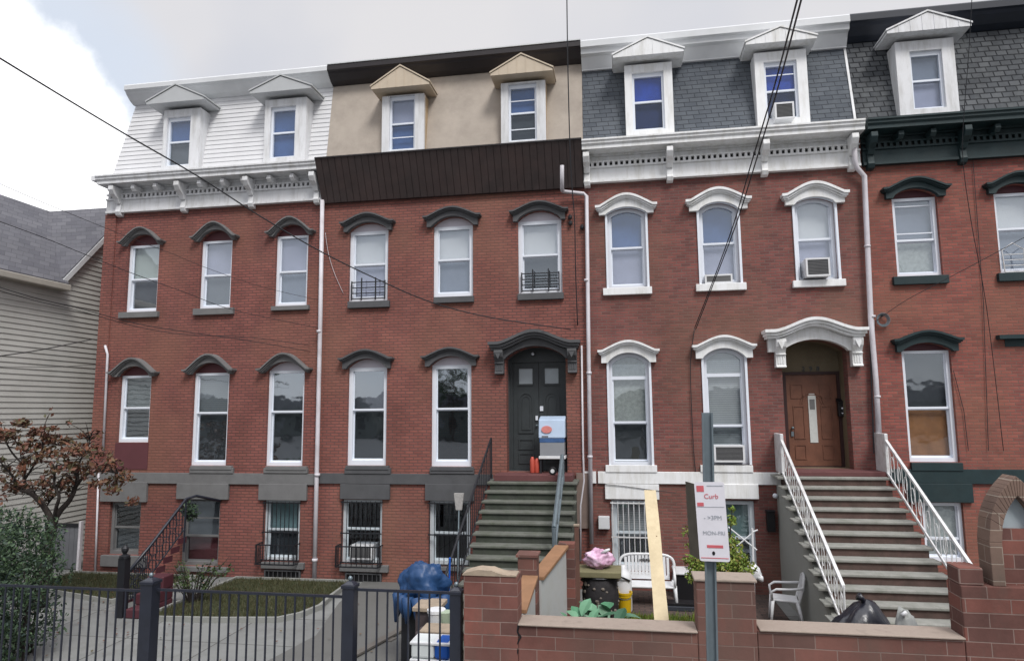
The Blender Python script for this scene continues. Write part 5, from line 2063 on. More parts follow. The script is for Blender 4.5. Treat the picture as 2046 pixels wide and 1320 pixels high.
# ================================================================== STEPPED WING WALL OF HOUSE 2
T = thing('wing_wall', 'stepped white panelled wing wall with two brick piers beside the mossy stoop', 'wing wall', (-1.1, -5.2, 0))
pr1, pr2, pr3 = (-1.30, -6.33), (-1.22, -5.3), (-.86, -4.0)
w_ = MB()
zP1, zP2 = Z(1069, 1108, -5.3), Z(1136, 1084, -4.1)
w_.box(-1.36, -1.12, -5.45, -5.2, 0, zP1)
w_.build('brick_pier', BLK, T, bevel=.01)
w_ = MB()
w_.box(-.98, -.74, -4.15, -3.95, 0, zP2)
w_.build('brick_pier', BLK, T, bevel=.01)
MB().box(-1.38, -1.10, -5.47, -5.18, zP1 + .001, zP1 + .03).build('cap', BLK, T)
PW_ = mat('pale painted render', (.42, .43, .43), .7, .12, 2.5, .1, 30, dirt=(.25, .24, .20), dirt_amt=.6, dirt_scale=2.5)
for (xa, ya, xb, yb, za, zb__) in ((-1.16, -6.34, -1.14, -5.46, 1.34, 1.50), (-1.10, -5.19, -.86, -4.16, 1.42, 1.62)):
    pnl = MB()
    pnl.hexa([(xa, ya, 0), (xb, yb, 0), (xb, yb, zb__), (xa, ya, za)], (-.12, 0, 0))
    pnl.build('panel', PW_, T)
    cap = MB()
    cap.hexa([(xa + .04, ya, za + .002), (xb + .04, yb, zb__ + .002), (xb + .04, yb, zb__ + .05), (xa + .04, ya, za + .05)], (-.2, 0, 0))
    cap.build('cap', mat('brown cap board', (.24, .13, .07), .8, .15, 5, .2), T, bevel=.008)

T = thing('timber_post', 'thin red brown timber post at the corner between the two brick houses', 'post', (P3(1155, 1200, -3.2).x, -3.2, 0))
c = P3(1152, 1050, -3.2)
tp = MB().box(c.x - .035, c.x + .035, -3.235, -3.165, 0, c.z)
tp.build('post', mat('red brown timber', (.12, .06, .045), .8, .2, 6), T, bevel=.006)
MB().box(c.x - .045, c.x + .045, -3.245, -3.155, c.z + .001, c.z + .025).build('cap', STONEC, T)

# ================================================================== YARD OF HOUSE 3
# white plastic bench
BY = -1.0
bl, br_ = X(1238, 1150, BY), X(1350, 1150, BY)
zs_ = .40
T = thing('plastic_bench', 'white plastic garden bench with fan back under the barred window', 'bench', ((bl + br_) / 2, BY, 0))
zbt = Z(1295, 1110, BY + .1)
mb = MB()
mb.box(bl + .05, br_ - .05, BY - .22, BY + .22, zs_ - .035, zs_)
mb.build('seat', PLASW, T, bevel=.015)
bk = MB()
op_ = [(bl + .02, zs_ + .02)]
for i in range(17):
    t = PI * i / 16
    u = math.cos(PI - t)
    xx = (bl + br_) / 2 + (br_ - bl) / 2 * (abs(u) ** .45) * (1 if u > 0 else -1)
    op_.append((xx, zs_ + .18 + (zbt - zs_ - .18) * math.sin(t) ** .5))
op_.append((br_ - .02, zs_ + .02))
bk.tube([Vector((x, BY + .22 + (z - zs_) * .12, z)) for x, z in op_], .026, 8)
bk.build('back_frame', PLASW, T, smooth=True)
sl_ = MB()
k = 13
for i in range(k):
    x = bl + .12 + (br_ - bl - .24) * i / (k - 1)
    u = abs((x - (bl + br_) / 2) / ((br_ - bl) / 2))
    zt2 = zbt - .02 - .10 * u ** 4
    sl_.hexa([(x - .023, BY + .21, zs_ + .03), (x + .023, BY + .21, zs_ + .03), (x + .023, BY + .20 + (zt2 - zs_) * .12, zt2), (x - .023, BY + .20 + (zt2 - zs_) * .12, zt2)], (0, .012, 0))
sl_.hexa([(bl + .1, BY + .195, zs_ + .03), (br_ - .1, BY + .195, zs_ + .03), (br_ - .1, BY + .20, zs_ + .10), (bl + .1, BY + .20, zs_ + .10)], (0, .012, 0))
B_ = sl_.build('backrest', PLASW, T)
cxx = (bl + br_) / 2
oa = MB()
for i in range(9):
    x = cxx - .12 + .03 * i
    oa.box(x - .009, x + .009, BY + .225, BY + .24, zbt - .12 - .01 * (i % 2), zbt - .085 + .008 * (i % 3))
oa.build('back_cutout', BLACKP, B_)
for sgn, xx in ((-1, bl + .03), (1, br_ - .03)):
    am = MB()
    am.tube([(xx, BY + .24, zs_ + .26), (xx + sgn * .01, BY + .05, zs_ + .24), (xx, BY - .18, zs_ + .22), (xx, BY - .23, zs_ + .14), (xx, BY - .22, zs_ - .02)], .024, 8)
    am.build('arm', PLASW, T, smooth=True)
    for yy in (-.21, .22):
        MB().tube([(xx, BY + yy, zs_ + .02), (xx + sgn * .025, BY + yy * 1.15, .02)], [.032, .022], 8).build('leg', PLASW, T, smooth=True)

# white plastic chair turned left
cx_, cy_ = 2.60, -1.75
T = thing('plastic_chair', 'white plastic armchair left of the white railed stoop', 'chair', (cx_, cy_, 0))


def cr(x, y, z):            # local chair frame: faces -x, turned slightly to the street
    a = R(-8)
    return Vector((cx_ + x * math.cos(a) - y * math.sin(a), cy_ + x * math.sin(a) + y * math.cos(a), z))


mb = MB()
mb.hexa([cr(-.22, -.2, .41), cr(.2, -.2, .39), cr(.2, .2, .39), cr(-.22, .2, .41)], (0, 0, .03))
mb.build('seat', PLASW, T, bevel=.012)
mb = MB()
bp_ = [(.20, -.21, .40), (.27, -.22, .62), (.30, -.18, .78), (.31, -.08, .82), (.31, .08, .82), (.30, .18, .78), (.27, .22, .62), (.20, .21, .40)]
mb.tube([cr(*p) for p in bp_], .02, 8)
for y in (-.14, -.07, 0, .07, .14):
    mb.hexa([cr(.21, y - .022, .43), cr(.21, y + .022, .43), cr(.305, y + .022, .80), cr(.305, y - .022, .80)], (.012, 0, 0))
mb.build('backrest', PLASW, T)
for s_ in (-1, 1):
    MB().tube([cr(.28, s_ * .225, .64), cr(.1, s_ * .25, .62), cr(-.14, s_ * .25, .61), cr(-.22, s_ * .24, .56), cr(-.21, s_ * .21, .42)], .02, 8).build('arm', PLASW, T, smooth=True)
    MB().tube([cr(-.20, s_ * .20, .42), cr(-.25, s_ * .23, .01)], [.03, .018], 8).build('leg', PLASW, T, smooth=True)
    MB().tube([cr(.18, s_ * .20, .40), cr(.26, s_ * .23, .01)], [.03, .018], 8).build('leg', PLASW, T, smooth=True)

# leaning pine board
T = thing('pine_board', 'tall raw pine board leaning in the yard in front of the bench', 'board', (P3(1323, 1250, -6.1).x, -6.1, 0))
a0, b0 = P3(1324, 1262, -6.1), P3(1299, 980, -4.9)
d = (b0 - a0)
a0 = a0 + d * (-(a0.z - .02) / d.z)
mb = MB()
n_ = 10
for i in range(n_):
    p, q = a0.lerp(b0, i / n_), a0.lerp(b0, (i + 1) / n_)
    wv0, wv1 = .078 + .003 * math.sin(i * 1.7), .078 + .003 * math.sin((i + 1) * 1.7)
    mb.hexa([(p.x - wv0, p.y, p.z), (p.x + wv0, p.y, p.z), (q.x + wv1, q.y, q.z), (q.x - wv1, q.y, q.z)], (0, .035, .006))
mb.build('plank', PINE, T)
kn = MB()
for f_, dx in ((.47, -.03), (.80, .03)):
    p = a0.lerp(b0, f_)
    kn.ball((p.x + dx, p.y + .002, p.z), .009, (1, .3, 1.3), 10)
kn.build('knot', mat('wood knot', (.20, .12, .06), .8), T)

# yellow bucket and white jug
c = atg(1249, 1229)
T = thing('bucket', 'yellow plastic bucket in front of the bench', 'bucket', (c[0], c[1], 0.02))
BS = (1330 * 0 + 1)
bw_ = .125
MB().lathe((c[0], c[1], .02), [(bw_ * .82, 0), (bw_ * .95, .30), (bw_ * 1.06, .305), (bw_ * 1.06, .35), (bw_ * 1.12, .352), (bw_ * 1.12, .385), (bw_ * 1.0, .385), (bw_ * .8, .04)], 24).build('pail', YELL, T, smooth=False)
MB().tube([(c[0] + bw_ * 1.1 * math.cos(t), c[1] - .02 - .10 * math.sin(t), .385 - .09 * math.sin(t)) for t in [PI * k / 10 for k in range(11)]], .005, 5).build('handle', GALV, T)
c = (P3(1246, 1185, -1.45).x, -1.45)
T = thing('plastic_jug', 'white plastic jug with a dark handle standing behind the yellow bucket', 'jug', (c[0], c[1], 0))
zj = Z(1246, 1128, -1.45)
MB().lathe((c[0], c[1], 0), [(.13, 0), (.15, .05), (.15, zj * .72), (.12, zj * .85), (.05, zj * .93), (.05, zj)], 18).build('body', PLASW, T, smooth=True)
MB().tube([(c[0] - .10, c[1] - .14, zj * .80), (c[0], c[1] - .19, zj * .78), (c[0] + .12, c[1] - .12, zj * .70)], .016, 8).build('handle', BLACKP, T)

# stone planter, board on it, pink bag
c = P3(1200, 1200, -2.2)
zt_ = Z(1200, 1146, -2.2)
T = thing('planter', 'dark pebble covered planter between wing wall and yellow bucket', 'planter', (c.x, -2.2, 0))
pb = MB().lathe((c.x, -2.2, 0), [(.24, 0), (.29, .2), (.31, zt_ * .6), (.28, zt_ - .04), (.26, zt_ - .001)], 18)
pb.cm = 1
rnd = random.Random(11)
for k in range(46):
    a = rnd.uniform(PI, 2 * PI)
    z = rnd.uniform(.08, zt_ - .08)
    rr = .29
    pb.ball((c.x + rr * math.cos(a), -2.2 + rr * math.sin(a), z), rnd.uniform(.018, .045), (1, .7, .8), 8)
pb.build('pot', [mat('dark planter', (.022, .02, .022), .7, .4, 9, .8, 12), mat('pebble', (.14, .12, .10), .8, .55, 11)], T, smooth=True)
MB().lathe((c.x, -2.2, zt_ - .0005 - .03), [(.30, 0), (.31, .015), (.30, .029)], 18).build('rim', IRON, T)
T = thing('wooden_board', 'tan wooden board lying across the pebble planter', 'board', (c.x, -2.2, zt_))
MB().box(c.x - .42, c.x + .36, -2.5, -1.95, zt_, zt_ + .10).build('board', mat('olive tan board', (.17, .155, .085), .8, .2, 4), T, bevel=.015)
T = thing('plastic_bag', 'pink and white knotted plastic bag on the tan board', 'bag', (c.x, -2.2, zt_ + .1))


def lump(seed, amp=.12, fr_=2.2):
    def f(d):
        q = d * fr_ + Vector((seed, seed * 2, 0))
        return 1 + amp * noise.noise(q) + amp * .5 * noise.noise(q * 2.7)
    return f


MB().ball((c.x - .02, -2.2, zt_ + .1 + .15), .22, (1.05, .85, .68), 40, lump(3, .34, 2.6)).build('sack', mat('pink white bag film', (.60, .34, .50), .35, .35, 5, .8, 14, dirt=(.75, .70, .78), dirt_amt=.8, dirt_scale=5), T, smooth=True)
MB().tube([(c.x + .04, -2.3, zt_ + .36), (c.x + .12, -2.33, zt_ + .41), (c.x + .18, -2.33, zt_ + .44)], [.02, .03, .015], 8).build('knot', PLASW, T, smooth=True)

# big-leaved plant
T = thing('garden_plant', 'broad-leaved blue green plant behind the low wall', 'plant', (P3(1190, 1230, -5.2).x, -5.2, 0))
lf = MB()
cc = P3(1185, 1240, -5.2)
zl_ = P3(1185, 1246, -5.2).z
rnd = random.Random(5)
for k in range(64):
    a = rnd.uniform(0, 2 * PI)
    L = rnd.uniform(.16, .34)
    o0 = Vector((cc.x + rnd.uniform(-.34, .34), -5.2 + rnd.uniform(-.3, .3), rnd.uniform(zl_ - .18, zl_ + .10)))
    el = rnd.uniform(.1, 1.1)
    d = Vector((math.cos(a) * math.cos(el), math.sin(a) * math.cos(el), math.sin(el)))
    s_ = d.cross(Vector((0, 0, 1))).normalized()
    u_ = s_.cross(d)
    w0 = L * .27
    rows = []
    for t, ww in ((0, .1), (.25, .8), (.5, 1), (.75, .75), (1, .02)):
        p = o0 + d * L * t - u_ * 0 + Vector((0, 0, -.12 * L * t * t * 2))
        rows.append((p - s_ * w0 * ww + u_ * w0 * .25 * ww, p, p + s_ * w0 * ww + u_ * w0 * .25 * ww))
    v = [q for r_ in rows for q in r_]
    lf.add(v, [(3 * i + j, 3 * i + j + 1, 3 * i + j + 4, 3 * i + j + 3) for i in range(4) for j in (0, 1)])
lf.build('foliage', LF_BG, T)
st = MB()
for k in range(16):
    x, y = cc.x + rnd.uniform(-.3, .3), -5.2 + rnd.uniform(-.25, .25)
    st.tube([(x, y, 0), (x + rnd.uniform(-.05, .05), y, zl_)], [.014, .006], 5)
st.build('stem', LF_MD, T)

# yellow-green bush with a white trellis and bag
c = (P3(1440, 1170, -3.2).x, -3.2)
T = thing('bush', 'yellow green bush in front of the right basement window behind the sign', 'bush', (c[0], c[1], 0))
s_, lf = MB(), MB()
rnd = random.Random(8)
for (px_, py_, r_, n_) in ((1400, 1128, .20, 240), (1440, 1128, .22, 260), (1478, 1128, .2, 240), (1455, 1085, .17, 160), (1376, 1120, .12, 60), (1383, 1060, .08, 26), (1388, 1035, .07, 20), (1420, 1135, .20, 260), (1450, 1130, .22, 300), (1480, 1140, .18, 220), (1465, 1100, .18, 170), (1445, 1070, .14, 110), (1460, 1040, .10, 60), (1400, 1140, .17, 180), (1385, 1148, .13, 110), (1470, 1120, .18, 150),
                           (1378, 1090, .09, 25), (1372, 1060, .08, 18), (1390, 1020, .08, 16), (1380, 1000, .06, 10), (1500, 1135, .1, 50), (1462, 1018, .06, 20)):
    q = P3(px_, py_, c[1] + rnd.uniform(-.15, .15))
    leaves(lf, q, r_, n_, .04, up=.5)
    s_.tube([(c[0] + rnd.uniform(-.1, .1), c[1], 0), ((c[0] + q.x) / 2, c[1], q.z * .5), q], [.014, .01, .004], 5)
s_.build('stem', BARK, T)
lf.build('foliage', LF_YG, T)
T = thing('trellis', 'white crossed wire trellis before the right basement window', 'trellis', (P3(1490, 1140, -2.6).x, -2.6, 0))
mb = MB()
for p, q, r_ in (((1503, 1055), (1508, 1245), .016), ((1455, 1052), (1512, 1098), .012), ((1470, 1092), (1508, 1060), .010), ((1454, 1084), (1503, 1128), .010), ((1503, 1062), (1514, 1058), .012)):
    a0, b0 = P3(*p, -2.6), P3(*q, -2.6)
    if q[1] > 1200:
        b0.z = 0
    mb.tube([a0, b0], r_, 6)
mb.build('frame', PLASW, T)
c = P3(1500, 1143, -2.8)
T = thing('plastic_bag', 'white crumpled plastic bag hanging at the foot of the white trellis', 'bag', (c.x, -2.8, c.z - .1))
MB().ball((c.x, -2.8, c.z), .14, (1.1, .8, .95), 18, lump(9, .35, 3)).build('sack', PLASW, T, smooth=True)
MB().tube([(c.x + .06, -2.82, c.z - .02), (c.x + .14, -2.84, c.z - .08), (c.x + .16, -2.84, c.z - .12)], [.05, .05, .02], 8).build('handle', PLASW, T, smooth=True)

# dark boxes under the bench and by the wall
T = thing('storage_tray', 'low dark tray on the ground at the right end of the bench', 'tray', (P3(1365, 1200, -1.2).x, -1.2, .02))
c = P3(1362, 1200, -1.2)
mb = MB().box(c.x - .3, c.x + .3, -1.35, -1.0, .02, .10)
mb.build('tray', mat('dark blue grey plastic', (.03, .035, .045), .6), T, bevel=.01)
MB().box(c.x - .26, c.x + .26, -1.32, -1.03, .101, .14).build('contents', BLACKP, T)
T = thing('wooden_crate', 'dark crate with a pale lid against the brick between the basement windows', 'crate', (X(1372, 1170, -.5), -.5, 0))
MB().box(X(1352, 1170, -.5), X(1398, 1170, -.5), -.6, -.1, 0, Z(1372, 1145, -.5)).build('box', BLACKP, T, bevel=.01)
MB().box(X(1350, 1170, -.5), X(1400, 1170, -.5), -.64, -.08, Z(1372, 1145, -.5) + .001, Z(1372, 1145, -.5) + .04).build('lid', PLASW, T, bevel=.01)

# rubbish bag before the stoop
c = P3(1722, 1240, -5.25)
T = thing('rubbish_bag', 'black rubbish bag at the foot of the white railed stoop', 'bag', (c.x, -5.25, 0))


def fold(d):
    a = math.atan2(d.y, d.x)
    return 1 + .16 * noise.noise(d * 1.6 + Vector((4, 1, 2))) + .05 * math.sin(a * 9 + 3 * d.z) * (1 - abs(d.z)) + .07 * abs(noise.noise(d * 5))


zbag = Z(1722, 1200, -5.25)
MB().ball((c.x, -5.25, zbag * .46), .40, (1.0, .8, zbag * .53 / .40), 40, fold).build('sack', BAG, T, smooth=True)
MB().ball((c.x + .3, -5.2, .35), .26, (1, .9, 1.2), 26, fold).build('side_bulge', BAG, T, smooth=True)
MB().tube([(c.x + .05, -5.25, zbag - .04), (c.x + .02, -5.27, zbag + .03), (c.x - .03, -5.28, zbag + .06)], [.05, .025, .05], 8).build('knot', BAG, T, smooth=True)
c = P3(1808, 1225, -5.0)
T = thing('paper_bag', 'small crumpled pale bag on the lowest steps right of the black rubbish bag', 'bag', (c.x, -5.0, 0))
MB().ball((c.x, -5.0, Z(1808, 1222, -5.0) * .5), .17, (1.0, .8, Z(1808, 1222, -5.0) * .5 / .17), 20, lump(2, .3, 3)).build('sack', mat('pale grey paper', (.30, .31, .30), .7, .2, 6), T, smooth=True)
MB().tube([(c.x - .05, -5.05, Z(1808, 1222, -5.0) - .03), (c.x, -5.05, Z(1808, 1222, -5.0) + .02)], [.03, .02], 7).build('knot', PLASW, T, smooth=True)

# ================================================================== YARD OF HOUSE 2: tarpaulin, bins
c = P3(845, 1165, -4.4)
T = thing('tarp_bundle', 'bundle of items under a blue tarpaulin behind the gate', 'tarpaulin', (c.x, -4.4, 0))


def tf(d):
    a = math.atan2(d.y, d.x)
    return 1 + .32 * noise.noise(d * 1.3 + Vector((1, 5, 2))) + .12 * math.sin(a * 4 + 1 + 2 * d.z) * (1 - max(0, d.z)) + .16 * abs(noise.noise(d * 3.3)) - .10 * abs(noise.noise(d * 6 + Vector((3, 3, 3))))


zc2 = Z(845, 1165, -4.4)
MB().ball((c.x + .02, -4.4, zc2 - .01), .34, (.95, .8, .95), 72, tf).build('tarpaulin', TARP, T, smooth=True)
fl = MB()
for i in range(9):
    a = PI + PI * i / 8
    p = Vector((c.x + .36 * math.cos(a), -4.4 + .3 * math.sin(a), zc2 - .12))
    q = p + Vector((random.uniform(-.05, .05), random.uniform(-.05, .0), -random.uniform(.25, .42)))
    fl.tube([p, p.lerp(q, .5) + Vector((.02, -.03, 0)), q], [.09, .07, .02], 7)
fl.build('tarpaulin_folds', TARP, T, smooth=True)
MB().box(c.x - .25, c.x + .3, -4.6, -4.15, 0, zc2 - .25).build('cart', IRON, T)
T = thing('bin', 'dark brown bin between tarpaulin and grey lid box', 'bin', (X(862, 1225, -4.9), -4.9, 0))
MB().box(X(838, 1225, -4.9), X(882, 1225, -4.9), -5.1, -4.7, 0, Z(860, 1212, -4.9)).build('box', BIND, T, bevel=.02)
MB().box(X(834, 1225, -4.9), X(886, 1225, -4.9), -5.14, -4.68, Z(860, 1212, -4.9) + .001, Z(860, 1206, -4.9) + .02).build('lid', STONEC, T, bevel=.01)
T = thing('bucket', 'pale grey bucket standing beside the dark bin behind the gate', 'bucket', (X(872, 1235, -5.2), -5.2, 0))
cx2 = X(872, 1235, -5.25)
zz = Z(872, 1216, -5.25)
MB().lathe((cx2, -5.25, zz - .30), [(.085, 0), (.11, .26), (.12, .262), (.12, .30), (.10, .30)], 18).build('pail', PLASW, T)
MB().box(cx2 - .16, cx2 + .16, -5.35, -5.15, 0, zz - .301).build('stand', IRON, T)
T = thing('bucket', 'pale green pot at the right of the grey bucket near the gate post', 'pot', (X(890, 1235, -5.2), -5.2, 0))
cx2 = X(890, 1235, -5.3)
MB().lathe((cx2, -5.3, zz - .27), [(.05, 0), (.08, .2), (.09, .26), (.07, .26)], 14).build('pail', mat('pale green plastic', (.33, .40, .30), .6), T)
MB().box(cx2 - .06, cx2 + .06, -5.4, -5.25, 0, zz - .271).build('stand', IRON, T)
T = thing('storage_box', 'wide brown box with pale lid behind the stacked crates', 'box', (X(880, 1260, -5.6), -5.6, 0))
MB().box(X(836, 1262, -5.6), X(905, 1262, -5.6), -5.75, -5.5, 0, Z(870, 1256, -5.6)).build('box', BIND, T, bevel=.02)
MB().box(X(846, 1262, -5.6), X(906, 1262, -5.6), -5.79, -5.46, Z(870, 1256, -5.6) + .001, Z(870, 1253, -5.6) + .015).build('lid', STONEC, T, bevel=.01)
# stacked white and blue crates
xa, xb = X(826, 1300, -6.1), X(902, 1300, -6.1)
ztop_ = Z(860, 1276, -6.1)
for i in range(4):
    z1 = ztop_ - .19 * i
    z0 = max(z1 - .185, 0)
    if z1 < .05:
        break
    lbl = ['topmost white crate with blue end in the stack behind the gate', 'second white crate from the top of the stack behind the gate', 'third white crate down the stack behind the gate', 'lowest white crate of the stack behind the gate'][i]
    T = thing('plastic_crate', lbl, 'crate', ((xa + xb) / 2, -6.0, z0), 'stacked crates behind the gate')
    xm = xa + (xb - xa) * .60
    MB().box(xa, xm, -6.2, -5.9, z0, z1).build('body', mat('white crate plastic', (.66, .70, .70), .4, .06), T, bevel=.025)
    MB().box(xm + .002, xb, -6.2, -5.9, z0, z1).build('end', BLUEB, T, bevel=.03)
    MB().box(xa - .012, xb + .012, -6.212, -5.89, z1 - .035, z1 - .004).build('rim', PLASW, T, bevel=.008)
T = thing('timber_board', 'long grey plank lying on the ground behind the gate', 'board', (X(760, 1270, -5), -4.8, 0))
a0, b0 = Vector((*atg(700, 1318), .03)), Vector((*atg(850, 1235), .03))
d = (b0 - a0)
s_ = Vector((-d.y, d.x, 0)).normalized() * .06
MB().hexa([a0 - s_, b0 - s_, b0 + s_, a0 + s_], (0, 0, .03)).build('plank', mat('grey timber', (.12, .11, .10), .9, .2, 4), T)
MB().hexa([a0.lerp(b0, .4) - s_ * 2.2 - Vector((0, 0, .028)), a0.lerp(b0, .48) - s_ * 2.2 - Vector((0, 0, .028)), a0.lerp(b0, .48) + s_ * 2.2 - Vector((0, 0, .028)), a0.lerp(b0, .4) + s_ * 2.2 - Vector((0, 0, .028))], (0, 0, .026)).build('batten', mat('grey timber', (.12, .11, .10)), T)
# broom and poles
T = thing('broom', 'upturned broom with pale bristles leaning on the dark stair rail', 'broom', (*atg(897, 1290), 0))
hd = P3(917, 1018, -2.6)
ft_ = P3(912, 1180, -3.2)
ft_.z = 0
MB().tube([ft_, hd], .013, 7).build('handle', GALV, T)
MB().hexa([hd + Vector((-.05, -.02, 0)), hd + Vector((.05, -.02, 0)), hd + Vector((.085, -.02, .28)), hd + Vector((-.085, -.02, .28))], (0, .05, 0)).build('bristles', mat('pale bristle', (.33, .32, .31), .9, .2, 30), T)
T = thing('pole', 'slanted grey metal pole leaning beside the broom', 'pole', (X(892, 1250, -3.4), -3.4, 0))
a0, b0 = P3(893, 1150, -3.4), P3(918, 1058, -2.8)
a0 = a0 + (b0 - a0) * (-a0.z / (b0.z - a0.z))
MB().tube([a0, b0], .012, 7).build('shaft', GALV, T)
MB().ball(b0, .02).build('tip', IRON, T)
T = thing('pole', 'thin blue plastic pole standing beside the tarpaulin', 'pole', (X(898, 1180, -4.2), -4.2, 0))
MB().tube([Vector((P3(894, 1170, -4.2).x, -4.2, 0)), P3(899, 1115, -4.2)], .014, 7).build('shaft', BLUEB, T)
MB().ball(P3(899, 1115, -4.2), .018).build('tip', BLUEB, T)

# ================================================================== SIGN POST ON THE SIDEWALK
SY = -8.0
px_b = P3(1421, 1200, SY)
ptop = P3(1413, 824, SY)
T = thing('sign_post', 'grey green steel street sign post with a white parking sign', 'sign post', (px_b.x, SY, -.02))
ch = MB()
bx = px_b.x
tx = ptop.x
d = Vector((tx - bx, 0, ptop.z - px_b.z))
foot = px_b + d * ((-.02 - px_b.z) / d.z)
# U-channel post: web and two flanges
for (dx0_, dx1_, dy0, dy1) in ((-.031, .031, .012, .018), (-.046, -.0305, -.016, .018), (.0305, .046, -.016, .018)):
    ch.add([(foot.x + dx0_, SY + dy0, foot.z), (foot.x + dx1_, SY + dy0, foot.z), (foot.x + dx1_, SY + dy1, foot.z), (foot.x + dx0_, SY + dy1, foot.z),
            (tx + dx0_, SY + dy0, ptop.z), (tx + dx1_, SY + dy0, ptop.z), (tx + dx1_, SY + dy1, ptop.z), (tx + dx0_, SY + dy1, ptop.z)],
           [(0, 1, 2, 3), (4, 5, 6, 7), (0, 1, 5, 4), (1, 2, 6, 5), (2, 3, 7, 6), (3, 0, 4, 7)])
ch.build('post', GALV, T)
# white sign, turned a little from the camera
c0 = P3(1423, 1040, SY - .03)
hw2, hh2 = .122, .325
ang = R(14)
tilt = -.035
ex = Vector((math.cos(ang), -math.sin(ang) * .9, 0)).normalized()
ez_ = Vector((-tilt * -1.0, 0, 1)).normalized()
ez_ = Vector((-.035, 0, 1)).normalized()
ey = ez_.cross(ex).normalized()
ex = ey.cross(ez_).normalized()
c0 = c0 - ey * .03


def sp(u, v, w=0):
    return c0 + ex * u + ez_ * v + ey * w


def rrect(hw, hh, r, n=5):
    pts = []
    for cx0, cz0, a0_ in ((hw - r, hh - r, 0), (-hw + r, hh - r, 90), (-hw + r, -hh + r, 180), (hw - r, -hh + r, 270)):
        for i in range(n + 1):
            a = R(a0_ + 90 * i / n)
            pts.append((cx0 + r * math.cos(a), cz0 + r * math.sin(a)))
    return pts


def plate(mb, pts, w0, w1):
    n = len(pts)
    v = [sp(u, q, w0) for u, q in pts] + [sp(u, q, w1) for u, q in pts]
    mb.add(v, [tuple(range(n)), tuple(range(2 * n - 1, n - 1, -1))] + [(i, i + n, (i + 1) % n + n, (i + 1) % n) for i in range(n)])


# find which side of the plate faces the camera
face = -1 if (c0 + ey - Vector((0, CAMY, CAMZ))).length > (c0 - ey - Vector((0, CAMY, CAMZ))).length else 1
mb = MB()
plate(mb, rrect(hw2, hh2, .02), 0, .004)
SG = mb.build('sign_plate', SIGNW, T)
F0, F1 = (.0045, .0065) if face > 0 else (-.0025, -.0005)


def bar(name, u0, u1, v0, v1, M):
    m_ = MB()
    plate(m_, [(u0, v0), (u1, v0), (u1, v1), (u0, v1)], F0, F1)
    return m_.build(name, M, SG)


bar('sign_red_block', -.105, -.045, .245, .295, REDP)
bar('sign_border', -.02, .110, .290, .298, GREYP)
bar('sign_border', -.112, .110, .118, .122, GREYP)
bar('sign_red_block', -.108, -.055, .125, .155, REDP)
bar('sign_arrow', -.055, .075, -.215, -.192, REDP)
bar('sign_border', -.110, .112, -.300, -.294, REDP)
m_ = MB()
plate(m_, [(-.005 + .012 * math.cos(t), -.258 + .017 * math.sin(t)) for t in [2 * PI * k / 12 for k in range(12)]], F0, F1)
m_.build('sign_bolt', BLACKP, SG)
rotm = Matrix((ex, ez_, -ey if face < 0 else ey)).transposed()
for s_, sz_, u, v, M in (('Curb', .056, .01, .205, REDP), ('- >3PM', .05, .01, .03, GREYP), ('MON-FRI', .045, .01, -.095, GREYP)):
    text_mesh('sign_lettering', s_, sz_, sp(u, v, F1 if face > 0 else F0), rotm, M, SG, .0008)
# second sign seen from behind, edge on
T2 = thing('street_sign', 'dark backed sign seen almost edge on at the left of the white sign', 'sign', P3(1390, 1040, SY + .04))
a0 = P3(1376, 1040, SY + .30)
b0 = P3(1400, 1040, SY + .03)
mb = MB()
w2 = (b0 - a0)
w2.z = 0
n_ = Vector((w2.y, -w2.x, 0)).normalized() * .004
zt2, zb2 = P3(1387, 966, SY + .1).z, P3(1390, 1116, SY + .1).z
sh = Vector((-.012, 0, 0))
mb.hexa([Vector((a0.x, a0.y, zb2)), Vector((b0.x, b0.y, zb2)), Vector((b0.x, b0.y, zt2)) + sh, Vector((a0.x, a0.y, zt2)) + sh], n_)
mb.build('sign_plate', SIGNB, T2)
MB().tube([Vector((b0.x, b0.y, zt2 - .1)), Vector((px_b.x - .02, SY + .02, zt2 - .1))], .008, 6).build('clamp', GALV, T2)

# ================================================================== OVERHEAD WIRES


def wire(label, pts, ya, yb, r, M=IRON, group='overhead utility wires', ext=True, rr=None):
    """px polyline carried to depths running smoothly from ya to yb"""
    n = len(pts)
    P_ = []
    tot = 0
    cum = [0]
    for i in range(1, n):
        tot += math.hypot(pts[i][0] - pts[i - 1][0], pts[i][1] - pts[i - 1][1])
        cum.append(tot)
    for i, p in enumerate(pts):
        P_.append(P3(p[0], p[1], ya + (yb - ya) * cum[i] / tot))
    Q = []
    for i in range(n - 1):
        p0, p1, p2, p3 = P_[max(i - 1, 0)], P_[i], P_[i + 1], P_[min(i + 2, n - 1)]
        for j in range(5):
            t = j / 5
            Q.append(.5 * ((2 * p1) + (p2 - p0) * t + (2 * p0 - 5 * p1 + 4 * p2 - p3) * t * t + (3 * p1 - p0 - 3 * p2 + p3) * t ** 3))
    Q.append(P_[-1])
    o = MB().tube(Q, r, 6).build('utility_wire', M, None, smooth=True)
    tag(o, label, 'wire', group)
    return o


